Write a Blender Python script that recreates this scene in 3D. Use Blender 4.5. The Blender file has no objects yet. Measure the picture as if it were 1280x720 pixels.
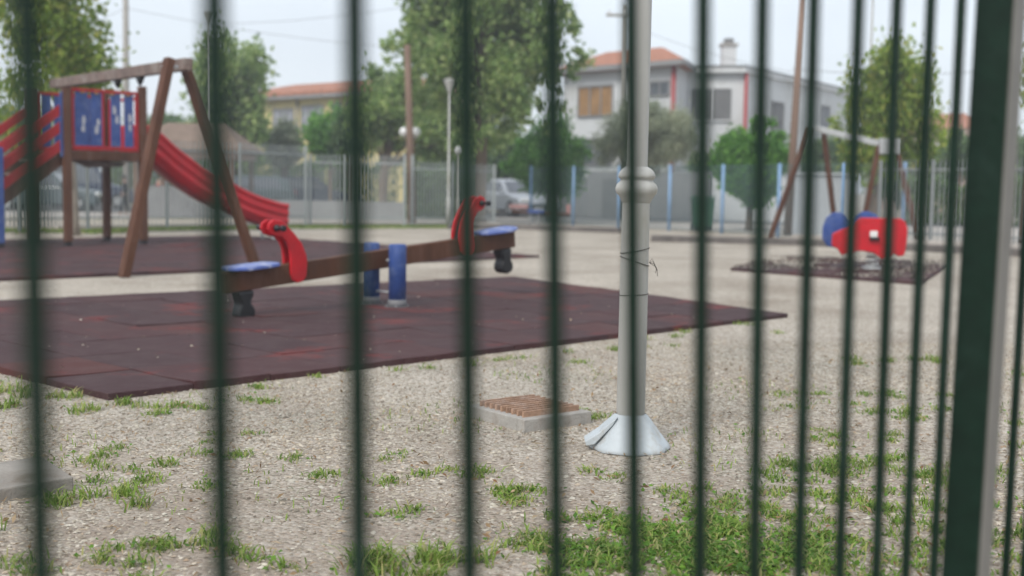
import bpy, bmesh, math, random
import numpy as np
from mathutils import Vector, Matrix, Euler
random.seed(7)
RNG = np.random.default_rng(11)
C = bpy.data.collections.new("playground"); bpy.context.scene.collection.children.link(C)
scene = bpy.context.scene
R = math.radians

# ------------------------------------------------------------------ camera
F = 1500.0; HZ = 235.0; CAMH = 1.1
pitch = math.atan((360 - HZ) / F); roll = R(0.8)
cam_d = bpy.data.cameras.new("camera"); cam = bpy.data.objects.new("camera", cam_d); C.objects.link(cam)
CM = Euler((math.pi / 2 - pitch, 0, 0)).to_matrix() @ Matrix.Rotation(roll, 3, 'Z')
cam.matrix_world = Matrix.Translation((0, 0, CAMH)) @ CM.to_4x4()
cam_d.sensor_width = 36; cam_d.lens = F / 1280 * 36
cam_d.clip_start = 0.05; cam_d.clip_end = 2000
cam_d.dof.use_dof = True; cam_d.dof.focus_distance = 4.4; cam_d.dof.aperture_fstop = 2.05
scene.camera = cam
O = Vector((0, 0, CAMH))
def ray(px, py): return CM @ Vector((px - 640, 360 - py, -F)).normalized()
def G(px, py, z=0.0):
    d = ray(px, py); t = (z - CAMH) / d.z; return O + d * t
def at(px, py, Y):
    d = ray(px, py); return O + d * (Y / d.y)
def gx(px, Y, z=0.0):                      # point at pixel column px on the level z at depth Y
    p = at(px, HZ + (px - 640) * math.tan(roll), Y); return Vector((p.x, Y, z))

# ------------------------------------------------------------------ materials
def new_mat(name):
    m = bpy.data.materials.new(name); m.use_nodes = True
    nt = m.node_tree; b = nt.nodes["Principled BSDF"]; return m, nt, b
def N(nt, typ, **kw):
    n = nt.nodes.new(typ)
    for k, v in kw.items():
        if k in n.inputs: n.inputs[k].default_value = v
        else: setattr(n, k, v)
    return n
def ramp(nt, stops, interp='LINEAR'):
    r = nt.nodes.new("ShaderNodeValToRGB"); r.color_ramp.interpolation = interp
    e = r.color_ramp.elements
    while len(e) < len(stops): e.new(0.5)
    for i, (p, c) in enumerate(stops):
        e[i].position = p; e[i].color = (*c, 1)
    return r
def mat(name, col, rough=0.6, var=0.18, scale=6, bump=0.0, bscale=40, metal=0.0, stretch=(1, 1, 1), dirt=None, dscale=1.5, spec=0.4):
    m, nt, b = new_mat(name)
    tc = N(nt, "ShaderNodeTexCoord"); mp = N(nt, "ShaderNodeMapping"); mp.inputs['Scale'].default_value = stretch
    nt.links.new(tc.outputs['Object'], mp.inputs['Vector'])
    n = N(nt, "ShaderNodeTexNoise", Scale=scale, Detail=6.0, Roughness=0.65)
    nt.links.new(mp.outputs[0], n.inputs['Vector'])
    lo = tuple(c * (1 - var) for c in col); hi = tuple(min(1, c * (1 + var)) for c in col)
    r = ramp(nt, [(0.3, lo), (0.7, hi)])
    nt.links.new(n.outputs['Fac'], r.inputs[0]); out = r.outputs[0]
    if dirt:
        n2 = N(nt, "ShaderNodeTexNoise", Scale=dscale, Detail=8.0, Roughness=0.7)
        nt.links.new(mp.outputs[0], n2.inputs['Vector'])
        rr = ramp(nt, [(0.5, (0, 0, 0)), (0.68, (1, 1, 1))]); nt.links.new(n2.outputs['Fac'], rr.inputs[0])
        mx = N(nt, "ShaderNodeMixRGB"); mx.inputs['Color2'].default_value = (*dirt, 1)
        nt.links.new(rr.outputs[0], mx.inputs['Fac']); nt.links.new(out, mx.inputs['Color1']); out = mx.outputs[0]
    nt.links.new(out, b.inputs['Base Color'])
    b.inputs['Roughness'].default_value = rough; b.inputs['Metallic'].default_value = metal
    b.inputs['Specular IOR Level'].default_value = spec
    if bump:
        n3 = N(nt, "ShaderNodeTexNoise", Scale=bscale, Detail=5.0); nt.links.new(mp.outputs[0], n3.inputs['Vector'])
        bp = N(nt, "ShaderNodeBump", Strength=bump, Distance=0.01)
        nt.links.new(n3.outputs['Fac'], bp.inputs['Height']); nt.links.new(bp.outputs[0], b.inputs['Normal'])
    return m
def island_mat(name, cols, rough=0.8, transl=0.0, bump=False, tint=None):
    m, nt, b = new_mat(name)
    g = N(nt, "ShaderNodeNewGeometry")
    k = len(cols); r = ramp(nt, [(i / max(1, k - 1), c) for i, c in enumerate(cols)])
    nt.links.new(g.outputs['Random Per Island'], r.inputs[0]); out = r.outputs[0]
    tc = N(nt, "ShaderNodeTexCoord"); n = N(nt, "ShaderNodeTexNoise", Scale=1.1 if tint is None else tint, Detail=3.0)
    nt.links.new(tc.outputs['Object'], n.inputs['Vector'])
    rr = ramp(nt, [(0.35, (0.85, 0.87, 0.83)), (0.65, (1.2, 1.15, 1.05))]); nt.links.new(n.outputs['Fac'], rr.inputs[0])
    mx = N(nt, "ShaderNodeMixRGB", blend_type='MULTIPLY'); mx.inputs['Fac'].default_value = 1
    nt.links.new(out, mx.inputs['Color1']); nt.links.new(rr.outputs[0], mx.inputs['Color2']); out = mx.outputs[0]
    nt.links.new(out, b.inputs['Base Color']); b.inputs['Roughness'].default_value = rough
    b.inputs['Specular IOR Level'].default_value = 0.25
    if transl:
        t = N(nt, "ShaderNodeBsdfTranslucent"); nt.links.new(out, t.inputs['Color'])
        ms = N(nt, "ShaderNodeMixShader"); ms.inputs[0].default_value = transl
        nt.links.new(b.outputs[0], ms.inputs[1]); nt.links.new(t.outputs[0], ms.inputs[2])
        nt.links.new(ms.outputs[0], nt.nodes["Material Output"].inputs['Surface'])
    return m

def gravel_material():
    m, nt, b = new_mat("gravel_ground")
    tc = N(nt, "ShaderNodeTexCoord"); P = tc.outputs['Object']
    wn = N(nt, "ShaderNodeTexNoise", Scale=9.0, Detail=3.0); nt.links.new(P, wn.inputs['Vector'])
    def vor(scale):
        v = N(nt, "ShaderNodeTexVoronoi", Scale=scale); nt.links.new(P, v.inputs['Vector']); return v
    v1 = vor(62); v2 = vor(120)
    pal = [(0.0, (0.14, 0.115, 0.09)), (0.2, (0.27, 0.235, 0.195)), (0.45, (0.37, 0.335, 0.29)), (0.7, (0.45, 0.42, 0.375)), (0.9, (0.6, 0.57, 0.53)), (1.0, (0.34, 0.25, 0.19))]
    sp = N(nt, "ShaderNodeSeparateColor"); nt.links.new(v1.outputs['Color'], sp.inputs[0])
    r1 = ramp(nt, pal); nt.links.new(sp.outputs[0], r1.inputs[0])
    sp2 = N(nt, "ShaderNodeSeparateColor"); nt.links.new(v2.outputs['Color'], sp2.inputs[0])
    r2 = ramp(nt, pal); nt.links.new(sp2.outputs[0], r2.inputs[0])
    mx = N(nt, "ShaderNodeMixRGB"); mx.inputs['Fac'].default_value = 0.45
    nt.links.new(r1.outputs[0], mx.inputs['Color1']); nt.links.new(r2.outputs[0], mx.inputs['Color2'])
    # large patches: earth and finer pale dust
    n = N(nt, "ShaderNodeTexNoise", Scale=0.55, Detail=9.0, Roughness=0.62); nt.links.new(P, n.inputs['Vector'])
    rr = ramp(nt, [(0.34, (0.80, 0.75, 0.69)), (0.5, (1.05, 1.02, 0.97)), (0.68, (1.26, 1.23, 1.18))]); nt.links.new(n.outputs['Fac'], rr.inputs[0])
    m2 = N(nt, "ShaderNodeMixRGB", blend_type='MULTIPLY'); m2.inputs['Fac'].default_value = 1
    nt.links.new(mx.outputs[0], m2.inputs['Color1']); nt.links.new(rr.outputs[0], m2.inputs['Color2'])
    # earth showing close to the railing (y < 5.5 m)
    sx = N(nt, "ShaderNodeSeparateXYZ"); nt.links.new(P, sx.inputs[0])
    mr = N(nt, "ShaderNodeMapRange"); mr.inputs['From Min'].default_value = 9.5; mr.inputs['From Max'].default_value = 3.4
    nt.links.new(sx.outputs['Y'], mr.inputs['Value'])
    n4 = N(nt, "ShaderNodeTexNoise", Scale=3.3, Detail=8.0, Roughness=0.72); nt.links.new(P, n4.inputs['Vector'])
    mul = N(nt, "ShaderNodeMath", operation='MULTIPLY'); nt.links.new(n4.outputs['Fac'], mul.inputs[0]); nt.links.new(mr.outputs[0], mul.inputs[1])
    r4 = ramp(nt, [(0.30, (0, 0, 0)), (0.55, (0.7, 0.7, 0.7))]); nt.links.new(mul.outputs[0], r4.inputs[0])
    m3 = N(nt, "ShaderNodeMixRGB"); m3.inputs['Color2'].default_value = (0.28, 0.225, 0.18, 1)
    nt.links.new(r4.outputs[0], m3.inputs['Fac']); nt.links.new(m2.outputs[0], m3.inputs['Color1'])
    nt.links.new(m3.outputs[0], b.inputs['Base Color'])
    b.inputs['Roughness'].default_value = 0.95; b.inputs['Specular IOR Level'].default_value = 0.15
    bp = N(nt, "ShaderNodeBump", Strength=0.9, Distance=0.008)
    nt.links.new(v1.outputs['Distance'], bp.inputs['Height']); bp.invert = True
    nt.links.new(bp.outputs[0], b.inputs['Normal'])
    return m
def mat_rubber():
    m, nt, b = new_mat("rubber_tiles")
    tc = N(nt, "ShaderNodeTexCoord"); P = tc.outputs['Object']
    g = N(nt, "ShaderNodeNewGeometry")
    r = ramp(nt, [(0, (0.050, 0.025, 0.027)), (0.55, (0.058, 0.028, 0.030)), (0.85, (0.066, 0.028, 0.029)), (1, (0.082, 0.028, 0.025))])
    nt.links.new(g.outputs['Random Per Island'], r.inputs[0])
    n = N(nt, "ShaderNodeTexNoise", Scale=1.3, Detail=7.0, Roughness=0.7); nt.links.new(P, n.inputs['Vector'])
    rr = ramp(nt, [(0.56, (0, 0, 0)), (0.64, (1, 1, 1))]); nt.links.new(n.outputs['Fac'], rr.inputs[0])
    mx = N(nt, "ShaderNodeMixRGB"); mx.inputs['Color2'].default_value = (0.19, 0.026, 0.022, 1)
    mf = N(nt, "ShaderNodeMath", operation='MULTIPLY'); mf.inputs[1].default_value = 0.55
    nt.links.new(rr.outputs[0], mf.inputs[0]); nt.links.new(mf.outputs[0], mx.inputs['Fac']); nt.links.new(r.outputs[0], mx.inputs['Color1'])
    # worn speckle and dust
    v = N(nt, "ShaderNodeTexNoise", Scale=160.0, Detail=3.0); nt.links.new(P, v.inputs['Vector'])
    r2 = ramp(nt, [(0.3, (0.75, 0.75, 0.75)), (0.7, (1.3, 1.3, 1.3))]); nt.links.new(v.outputs['Fac'], r2.inputs[0])
    m2 = N(nt, "ShaderNodeMixRGB", blend_type='MULTIPLY'); m2.inputs['Fac'].default_value = 1
    nt.links.new(mx.outputs[0], m2.inputs['Color1']); nt.links.new(r2.outputs[0], m2.inputs['Color2'])
    n5 = N(nt, "ShaderNodeTexNoise", Scale=4.5, Detail=8.0, Roughness=0.75); nt.links.new(P, n5.inputs['Vector'])
    r5 = ramp(nt, [(0.45, (0, 0, 0)), (0.8, (0.45, 0.45, 0.45))]); nt.links.new(n5.outputs['Fac'], r5.inputs[0])
    m5 = N(nt, "ShaderNodeMixRGB"); m5.inputs['Color2'].default_value = (0.13, 0.095, 0.09, 1)
    nt.links.new(r5.outputs[0], m5.inputs['Fac']); nt.links.new(m2.outputs[0], m5.inputs['Color1'])
    nt.links.new(m5.outputs[0], b.inputs['Base Color']); b.inputs['Roughness'].default_value = 0.75
    b.inputs['Specular IOR Level'].default_value = 0.2
    bp = N(nt, "ShaderNodeBump", Strength=0.5, Distance=0.004); nt.links.new(v.outputs['Fac'], bp.inputs['Height'])
    nt.links.new(bp.outputs[0], b.inputs['Normal'])
    return m
def mat_rooftile(name, col, scale=5.0):
    m, nt, b = new_mat(name)
    tc = N(nt, "ShaderNodeTexCoord")
    w = N(nt, "ShaderNodeTexWave", Scale=scale, Distortion=0.6); w.bands_direction = 'DIAGONAL'
    nt.links.new(tc.outputs['Object'], w.inputs['Vector'])
    n = N(nt, "ShaderNodeTexNoise", Scale=3.0, Detail=6.0); nt.links.new(tc.outputs['Object'], n.inputs['Vector'])
    r = ramp(nt, [(0.3, tuple(c * 0.75 for c in col)), (0.7, tuple(c * 1.15 for c in col))]); nt.links.new(n.outputs['Fac'], r.inputs[0])
    nt.links.new(r.outputs[0], b.inputs['Base Color']); b.inputs['Roughness'].default_value = 0.85
    bp = N(nt, "ShaderNodeBump", Strength=0.6, Distance=0.05); nt.links.new(w.outputs['Fac'], bp.inputs['Height'])
    nt.links.new(bp.outputs[0], b.inputs['Normal'])
    return m

M = dict(
    fdark=mat("dull_grey_fence_paint", (0.20, 0.215, 0.215), 0.6, 0.1, 2),
    gravel=gravel_material(), rubber=mat_rubber(),
    green=mat("dark_green_paint", (0.004, 0.018, 0.010), 0.5, 0.25, 30, 0.12, 60, spec=0.22, dirt=(0.012, 0.032, 0.022), dscale=9),
    wood=mat("brown_stained_wood", (0.095, 0.036, 0.016), 0.6, 0.35, 5, 0.4, 30, stretch=(1, 1, 0.25), dirt=(0.125, 0.06, 0.038), dscale=5, spec=0.3),
    greywood=mat("weathered_grey_wood", (0.17, 0.12, 0.10), 0.7, 0.35, 5, 0.4, 30, dirt=(0.27, 0.23, 0.20), dscale=4),
    red=mat("red_plastic", (0.50, 0.006, 0.014), 0.4, 0.15, 3, 0.05, 20, spec=0.35, dirt=(0.40, 0.012, 0.018), dscale=5),
    redp=mat("red_paint", (0.40, 0.008, 0.014), 0.5, 0.25, 6, 0.1, 40, spec=.3, dirt=(0.28, 0.02, 0.02), dscale=6),
    blue=mat("blue_paint", (0.032, 0.072, 0.25), 0.5, 0.25, 7, 0.15, 50, dirt=(0.10, 0.14, 0.28), dscale=9),
    seatblue=mat("blue_seat_plastic", (0.10, 0.15, 0.42), 0.38, 0.25, 7, dirt=(0.5, 0.52, 0.6), dscale=9),
    peel=mat("bare_peeled_patch", (0.5, 0.5, 0.52), 0.8, 0.2, 20),
    white=mat("white_paint", (0.72, 0.72, 0.70), 0.6, 0.1, 3),
    strip=mat("lit_face_grey", (0.21, 0.20, 0.18), 0.6, 0.15, 9),  # pale tone standing in for light caught on the post's side face
    shoe=mat("dull_steel", (0.16, 0.16, 0.165), 0.6, 0.2, 12),
    faded=mat("faded_red", (0.36, 0.20, 0.19), 0.7, 0.15, 4), pipe=mat("red_downpipe_paint", (0.36, 0.07, 0.07), 0.6, 0.1, 3),
    black=mat("black_rubber", (0.012, 0.012, 0.013), 0.45, 0.3, 9),
    steel=mat("galvanised_steel", (0.42, 0.43, 0.43), 0.45, 0.12, 12, metal=0.3),
    lamp=mat("grey_lamp_paint", (0.40, 0.395, 0.37), 0.45, 0.10, 2.5, 0.06, 14, dirt=(0.33, 0.32, 0.27), dscale=3.5, stretch=(1, 1, 0.35)),
    lampbase=mat("pale_plastic_skirt", (0.47, 0.51, 0.53), 0.55, 0.12, 5, 0.15, 30, dirt=(0.36, 0.34, 0.30), dscale=6),
    wire=mat("rusty_wire", (0.07, 0.06, 0.05), 0.8),
    concrete=mat("concrete", (0.36, 0.34, 0.31), 0.9, 0.2, 12, 0.5, 60, dirt=(0.24, 0.21, 0.18), dscale=6),
    slab=mat("weathered_slab", (0.27, 0.245, 0.215), 0.95, 0.25, 10, 0.5, 60, dirt=(0.17, 0.14, 0.11), dscale=5),
    darkconc=mat("dark_concrete", (0.13, 0.115, 0.105), 0.9, 0.3, 3, 0.4, 30, dirt=(0.07, 0.06, 0.055), dscale=2),
    rust=mat("rusty_iron", (0.34, 0.21, 0.14), 0.85, 0.35, 14, 0.4, 80, dirt=(0.45, 0.33, 0.27), dscale=10),
    fgrey=mat("grey_fence_paint", (0.30, 0.325, 0.32), 0.55, 0.1, 2),
    fblue=mat("light_blue_paint", (0.22, 0.36, 0.56), 0.5, 0.15, 4),
    mesh=mat("mesh_wire", (0.10, 0.16, 0.17), 0.6, 0.1, 2),
    asphalt=mat("asphalt", (0.10, 0.10, 0.10), 0.95, 0.2, 1.2, 0.4, 80),
    pave=mat("pale_paving", (0.42, 0.38, 0.34), 0.9, 0.15, 1.2, dirt=(0.30, 0.27, 0.23), dscale=0.5),
    sand=mat("sandy_ground", (0.38, 0.33, 0.27), 0.95, 0.18, 0.8, dirt=(0.24, 0.22, 0.12), dscale=0.35),
    yellow=mat("yellow_render", (0.62, 0.53, 0.25), 0.9, 0.07, 0.6, dirt=(0.46, 0.40, 0.24), dscale=0.5),
    whitew=mat("white_render", (0.60, 0.61, 0.61), 0.9, 0.05, 0.5, dirt=(0.46, 0.46, 0.44), dscale=0.6),
    greyw=mat("grey_render", (0.26, 0.26, 0.26), 0.9, 0.1, 0.7, dirt=(0.18, 0.18, 0.18), dscale=0.7),
    pinkw=mat("pinkish_render", (0.45, 0.34, 0.29), 0.9, 0.1, 0.7),
    panelw=mat("pale_sheet_metal", (0.52, 0.54, 0.56), 0.5, 0.06, 1),
    roof=mat_rooftile("orange_roof_tiles", (0.44, 0.19, 0.115)),
    kroof=mat_rooftile("brown_kiosk_roof", (0.22, 0.155, 0.115), 3),
    glass=mat("window_glass", (0.10, 0.11, 0.13), 0.12, 0.3, 1, spec=0.8),
    curtain=mat("pale_curtain", (0.30, 0.31, 0.34), 0.7, 0.25, 3),
    shutter=mat("grey_shutter", (0.17, 0.17, 0.17), 0.7, 0.1, 2),
    ochre=mat("ochre_shutter", (0.30, 0.17, 0.07), 0.7, 0.3, 2),
    pole=mat("weathered_pole_wood", (0.20, 0.13, 0.095), 0.85, 0.25, 4, 0.3, 20, stretch=(1, 1, .2)),
    concpole=mat("concrete_pole", (0.33, 0.31, 0.28), 0.9, 0.12, 3),
    globe=mat("white_globe", (0.75, 0.75, 0.74), 0.3, 0.03),
    bark=mat("bark", (0.16, 0.115, 0.085), 0.95, 0.35, 8, 0.6, 20, stretch=(1, 1, .3)),
    palebark=mat("pale_bark", (0.27, 0.235, 0.19), 0.95, 0.3, 5, 0.5, 20, stretch=(1, 1, .4), dirt=(0.14, 0.12, 0.09), dscale=6),
    carsilver=mat("silver_car_paint", (0.50, 0.52, 0.55), 0.3, 0.03, 1, metal=0.3, spec=0.7),
    cardark=mat("dark_blue_car_paint", (0.03, 0.045, 0.09), 0.25, 0.05, 1, spec=0.7),
    carteal=mat("grey_green_car_paint", (0.07, 0.10, 0.11), 0.25, 0.05, 1, spec=0.7),
    skin=mat("skin", (0.42, 0.25, 0.18), 0.6, 0.05), hair=mat("dark_hair", (0.02, 0.014, 0.01), 0.6),
    navy=mat("dark_cloth", (0.018, 0.02, 0.028), 0.9), redcloth=mat("red_cloth", (0.42, 0.02, 0.03), 0.9),
    bin=mat("green_bin_plastic", (0.02, 0.11, 0.045), 0.5, 0.1),
    leafA=island_mat("yellow_green_leaves", [(0.144, 0.23, 0.042), (0.24, 0.356, 0.06), (0.348, 0.471, 0.096), (0.504, 0.506, 0.132)], 0.6, 0.6),
    leafB=island_mat("plane_tree_leaves", [(0.15, 0.24, 0.081), (0.237, 0.36, 0.125), (0.338, 0.468, 0.175), (0.5, 0.576, 0.275)], 0.6, 0.6),
    leafC=island_mat("dark_green_leaves", [(0.09, 0.168, 0.072), (0.15, 0.252, 0.102), (0.24, 0.348, 0.144)], 0.65, 0.55),
    leafD=island_mat("bright_green_leaves", [(0.075, 0.207, 0.036), (0.138, 0.345, 0.054), (0.237, 0.46, 0.096)], 0.5, 0.55),
    leafO=island_mat("olive_leaves", [(0.25, 0.289, 0.204), (0.375, 0.414, 0.296), (0.531, 0.562, 0.438)], 0.7, 0.5),
    grass=island_mat("grass_blades", [(0.112, 0.188, 0.037), (0.188, 0.3, 0.056), (0.275, 0.388, 0.088), (0.425, 0.388, 0.188)], 0.55, 0.45, tint=3),
    clover=island_mat("weed_leaves", [(0.07, 0.17, 0.025), (0.13, 0.28, 0.04), (0.20, 0.38, 0.06)], 0.5, 0.45, tint=3),
    litter=island_mat("dry_leaves", [(0.17, 0.09, 0.045), (0.28, 0.19, 0.11), (0.42, 0.33, 0.23)], 0.8, 0.15),
    dust=island_mat("dusty_stones", [(0.12, 0.10, 0.09), (0.22, 0.19, 0.17), (0.34, 0.31, 0.28)], 0.9),
    stones=island_mat("pebbles", [(0.16, 0.13, 0.105), (0.29, 0.25, 0.205), (0.37, 0.33, 0.28), (0.43, 0.39, 0.335), (0.54, 0.505, 0.455), (0.33, 0.235, 0.165)], 0.85, 0, tint=0.8),
)

# ------------------------------------------------------------------ mesh builder
class MB:
    def __init__(s): s.v = []; s.f = []; s.sm = []
    def _add(s, vs, fs, smooth=False):
        o = len(s.v); s.v += [tuple(v) for v in vs]; s.f += [[i + o for i in f] for f in fs]; s.sm += [smooth] * len(fs); return s
    def box(s, c, size, rot=None):
        c = Vector(c); rot = rot or Matrix.Identity(3)
        vs = [c + rot @ Vector((x * size[0] / 2, y * size[1] / 2, z * size[2] / 2)) for x in (-1, 1) for y in (-1, 1) for z in (-1, 1)]
        return s._add(vs, [(0, 1, 3, 2), (4, 6, 7, 5), (0, 4, 5, 1), (2, 3, 7, 6), (0, 2, 6, 4), (1, 5, 7, 3)])
    def beam(s, a, b, w, h, up=(0, 0, 1)):      # w = across, h = along 'up'
        a = Vector(a); b = Vector(b); d = (b - a); L = d.length; d.normalize()
        sd = d.cross(Vector(up))
        if sd.length < 1e-4: sd = d.cross(Vector((0, 1, 0)))
        sd.normalize(); u = sd.cross(d).normalized()
        rot = Matrix((d, sd, u)).transposed()
        return s.box((a + b) / 2, (L, w, h), rot)
    def tube(s, pts, r, n=10, caps=True):
        pts = [Vector(p) for p in pts]; rs = r if isinstance(r, (list, tuple)) else [r] * len(pts)
        vs = []; prev = None
        for i, p in enumerate(pts):
            d = (pts[min(i + 1, len(pts) - 1)] - pts[max(i - 1, 0)]).normalized()
            if prev is None:
                a = d.cross(Vector((0, 0, 1))); a = a if a.length > .05 else d.cross(Vector((1, 0, 0)))
            else: a = prev - d * prev.dot(d)
            a.normalize(); prev = a; b = d.cross(a)
            vs += [p + (a * math.cos(t) + b * math.sin(t)) * rs[i] for t in [2 * math.pi * k / n for k in range(n)]]
        fs = [(i * n + k, i * n + (k + 1) % n, (i + 1) * n + (k + 1) % n, (i + 1) * n + k) for i in range(len(pts) - 1) for k in range(n)]
        s._add(vs, fs, True)
        if caps:
            o = len(s.v) - len(vs); s.f += [[o + k for k in range(n)][::-1], [o + (len(pts) - 1) * n + k for k in range(n)]]; s.sm += [False, False]
        return s
    def lathe(s, c, prof, n=24, axis=None):
        c = Vector(c); vs = []
        for r, z in prof: vs += [c + Vector((r * math.cos(t), r * math.sin(t), z)) for t in [2 * math.pi * k / n for k in range(n)]]
        fs = [(i * n + k, i * n + (k + 1) % n, (i + 1) * n + (k + 1) % n, (i + 1) * n + k) for i in range(len(prof) - 1) for k in range(n)]
        return s._add(vs, fs, True)
    def prism(s, poly, fn, t0, t1):               # fn(u, v, t) -> point
        n = len(poly); vs = [fn(u, v, t) for t in (t0, t1) for u, v in poly]
        fs = [tuple(range(n))[::-1], tuple(range(n, 2 * n))] + [(i, (i + 1) % n, n + (i + 1) % n, n + i) for i in range(n)]
        return s._add(vs, fs)
    def build(s, name, m, parent=None, bevel=0, smooth_all=False):
        me = bpy.data.meshes.new(name); me.from_pydata(s.v, [], s.f)
        me.materials.append(m); me.polygons.foreach_set('use_smooth', [True] * len(s.f) if smooth_all else s.sm)
        bm = bmesh.new(); bm.from_mesh(me); bmesh.ops.recalc_face_normals(bm, faces=bm.faces); bm.to_mesh(me); bm.free()
        o = bpy.data.objects.new(name, me); C.objects.link(o)
        if parent is not None:
            o.parent = parent; o.matrix_parent_inverse = Matrix.Translation(parent.location).inverted() if not parent.get('_r') else Matrix.Identity(4)
        if bevel:
            bv = o.modifiers.new("bevel", 'BEVEL'); bv.width = bevel; bv.segments = 2; bv.limit_method = 'ANGLE'; bv.angle_limit = R(40)
        return o
def tag(o, label=None, cat=None, group=None, kind=None):
    if label: o['label'] = label
    if cat: o['category'] = cat
    if group: o['group'] = group
    if kind: o['kind'] = kind
    return o
def thing(name, loc, label, cat, group=None):
    o = bpy.data.objects.new(name, None); C.objects.link(o); o.location = loc; o.empty_display_size = .2
    return tag(o, label, cat, group)
def sphere_prof(r, k=10): return [(max(1e-4, r * math.sin(math.pi * i / k)), -r * math.cos(math.pi * i / k)) for i in range(k + 1)]

# ------------------------------------------------------------------ ground
g = MB(); S = 600
g._add([(-S, -40, 0), (S, -40, 0), (S, S * 2, 0), (-S, S * 2, 0)], [(0, 1, 2, 3)])
tag(g.build("ground", M['gravel']), kind='structure')
def sheet(name, pts, z, m, h=0.0):
    s = MB(); n = len(pts)
    if h: s.prism([(p.x, p.y) for p in pts], lambda u, v, t: (u, v, t), z, z + h)
    else: s._add([(p.x, p.y, z) for p in pts], [tuple(range(n))])
    return tag(s.build(name, m), kind='structure')
V2 = lambda x, y: Vector((x, y, 0))

# rubber safety mats made of square tiles, each a little warped
def mat_area(corners, n, m_, label, drop=0.0, seed=1, miss=()):
    rg = random.Random(seed); a, b, c, d = [Vector((p.x, p.y, 0)) for p in corners]
    s = MB()
    for i in range(n):
        for j in range(m_):
            if (i, j) in miss: continue
            gp = 0.004
            us = [(i + gp) / n, (i + .5) / n, (i + 1 - gp) / n]; vs_ = [(j + gp) / m_, (j + .5) / m_, (j + 1 - gp) / m_]
            base = 0.036 + rg.uniform(-.003, .005); curl = rg.uniform(0, .004)
            P = []
            for vi, v in enumerate(vs_):
                for ui, u in enumerate(us):
                    p = (a * (1 - u) + b * u) * (1 - v) + (d * (1 - u) + c * u) * v
                    z = base + (curl if (ui != 1 and vi != 1) else 0) + (rg.uniform(0, .007) if (ui != 1 and vi != 1 and rg.random() < .25) else 0)
                    P.append((p.x, p.y, z))
            bot = [(p[0], p[1], 0.001) for p in P]
            fs = [(0, 1, 4, 3), (1, 2, 5, 4), (3, 4, 7, 6), (4, 5, 8, 7)]
            ring = [0, 1, 2, 5, 8, 7, 6, 3]
            fs += [(ring[k], ring[(k + 1) % 8], 9 + ring[(k + 1) % 8], 9 + ring[k]) for k in range(8)]
            s._add(P + bot, fs)
    return tag(s.build("rubber_mat", M['rubber'], bevel=0.004), label, "rubber mat", "rubber safety mats")
A_ = G(135, 501); B_ = G(985, 397); C_ = G(642, 349)
D_ = Vector((-5.96, 9.54, 0))
mat_area([A_, B_, C_, D_], 13, 8, "large dark red rubber tile mat under the blue and brown seesaw", seed=3)
t1 = G(675, 322); t2 = G(0, 352); dd = (t2 - t1).normalized(); pp = Vector((-dd.y, dd.x, 0)); pp = pp if pp.y > 0 else -pp
e1 = t1 + dd * 13.5; fr = G(385, 293.5)
wd = (fr - t1).dot(Vector((-0.707, 0.707, 0)))
q = Vector((-0.707, 0.707, 0)) * wd
mat_area([e1, t1, t1 + q, e1 + q], 26, int(wd / .5), "dark rubber tile mat under the climbing tower and slide", seed=5)
m3 = [G(913, 338.5), G(1150, 356.5), G(1192, 330), G(968, 322)]
mat_area(m3, 9, 6, "small dark rubber mat under the red and blue spring rider", seed=8, miss=((0, 3), (1, 3), (1, 2), (2, 3), (6, 4), (3, 4), (2, 2), (1, 4), (2, 4), (0, 4), (4, 5), (7, 5), (8, 5), (3, 2), (5, 4), (0, 5)))

# ------------------------------------------------------------------ foreground railing
V = 1900.0
def fpt(px): D = 0.834 * F / (V - px); return Vector(((px - 640) / F * D, D, 0))
P0 = fpt(39); fd = (fpt(1150) - P0).normalized(); fn_ = Vector((fd.y, -fd.x, 0))
def onfence(px, py):
    d = ray(px, py); t = (P0 - O).dot(fn_) / d.dot(fn_); return O + d * t
ft = thing("railing", (P0.x, P0.y, 0), "dark green steel railing of upright square bars, close in front of everything", "railing")
frot = Matrix((fd, fn_, Vector((0, 0, 1)))).transposed()
bars = [(34, 39, 51), (268, 269, 278), (443, 444, 449), (582, 583, 587), (690, 692, 696), (789, 792, 793), (879, 879, 875), (953, 951, 943),
        (1017, 1011, 999), (1073, 1065, 1050), (1121, 1112, 1096), (1163, 1151, 1133), (1201, 1189, 1168), (1297, 1277, 1258), (1322, 1302, 1281)]
def barline(t, b):
    a = onfence(t, 20); c = onfence(b, 700); k = (c - a) / (a.z - c.z)
    return a + k * (a.z - 2.02), a + k * (a.z - 0.10)
for t, mid, b in bars:
    p, q_ = barline(t, b)
    MB().beam(p, q_, .0125, .0125, up=fd).build("bar", M['green'], ft, bevel=.002)
p, q_ = barline(1249, 1207); kk = (q_ - p) / (p.z - q_.z)
pf = MB().beam(p + kk * -.08, p + kk * (p.z - .001), .057, .057, up=fd).build("post", M['green'], ft, bevel=.004)
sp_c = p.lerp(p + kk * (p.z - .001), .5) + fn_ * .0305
MB().beam(p + fn_ * .0305, p + kk * (p.z - .02) + fn_ * .0305, .003, .050, up=fd).build("lit_face_strip", M['strip'], pf)  # added pale plate: paints the glossy, lit look of the post's side face
MB().box(p + kk * -.088, (.064, .064, .012), frot).build("post_cap", M['green'], pf, bevel=.002)
for ex in (-1, 1):                                   # more railing outside the frame, left and right
    for k in range(1, 7):
        base = (P0 - fd * .12 * k) if ex < 0 else (onfence(1302, 360) + fd * .12 * k)
        MB().beam((base.x, base.y, .10), (base.x, base.y, 2.02), .0125, .0125, up=fd).build("bar", M['green'], ft, bevel=.002)
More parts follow.
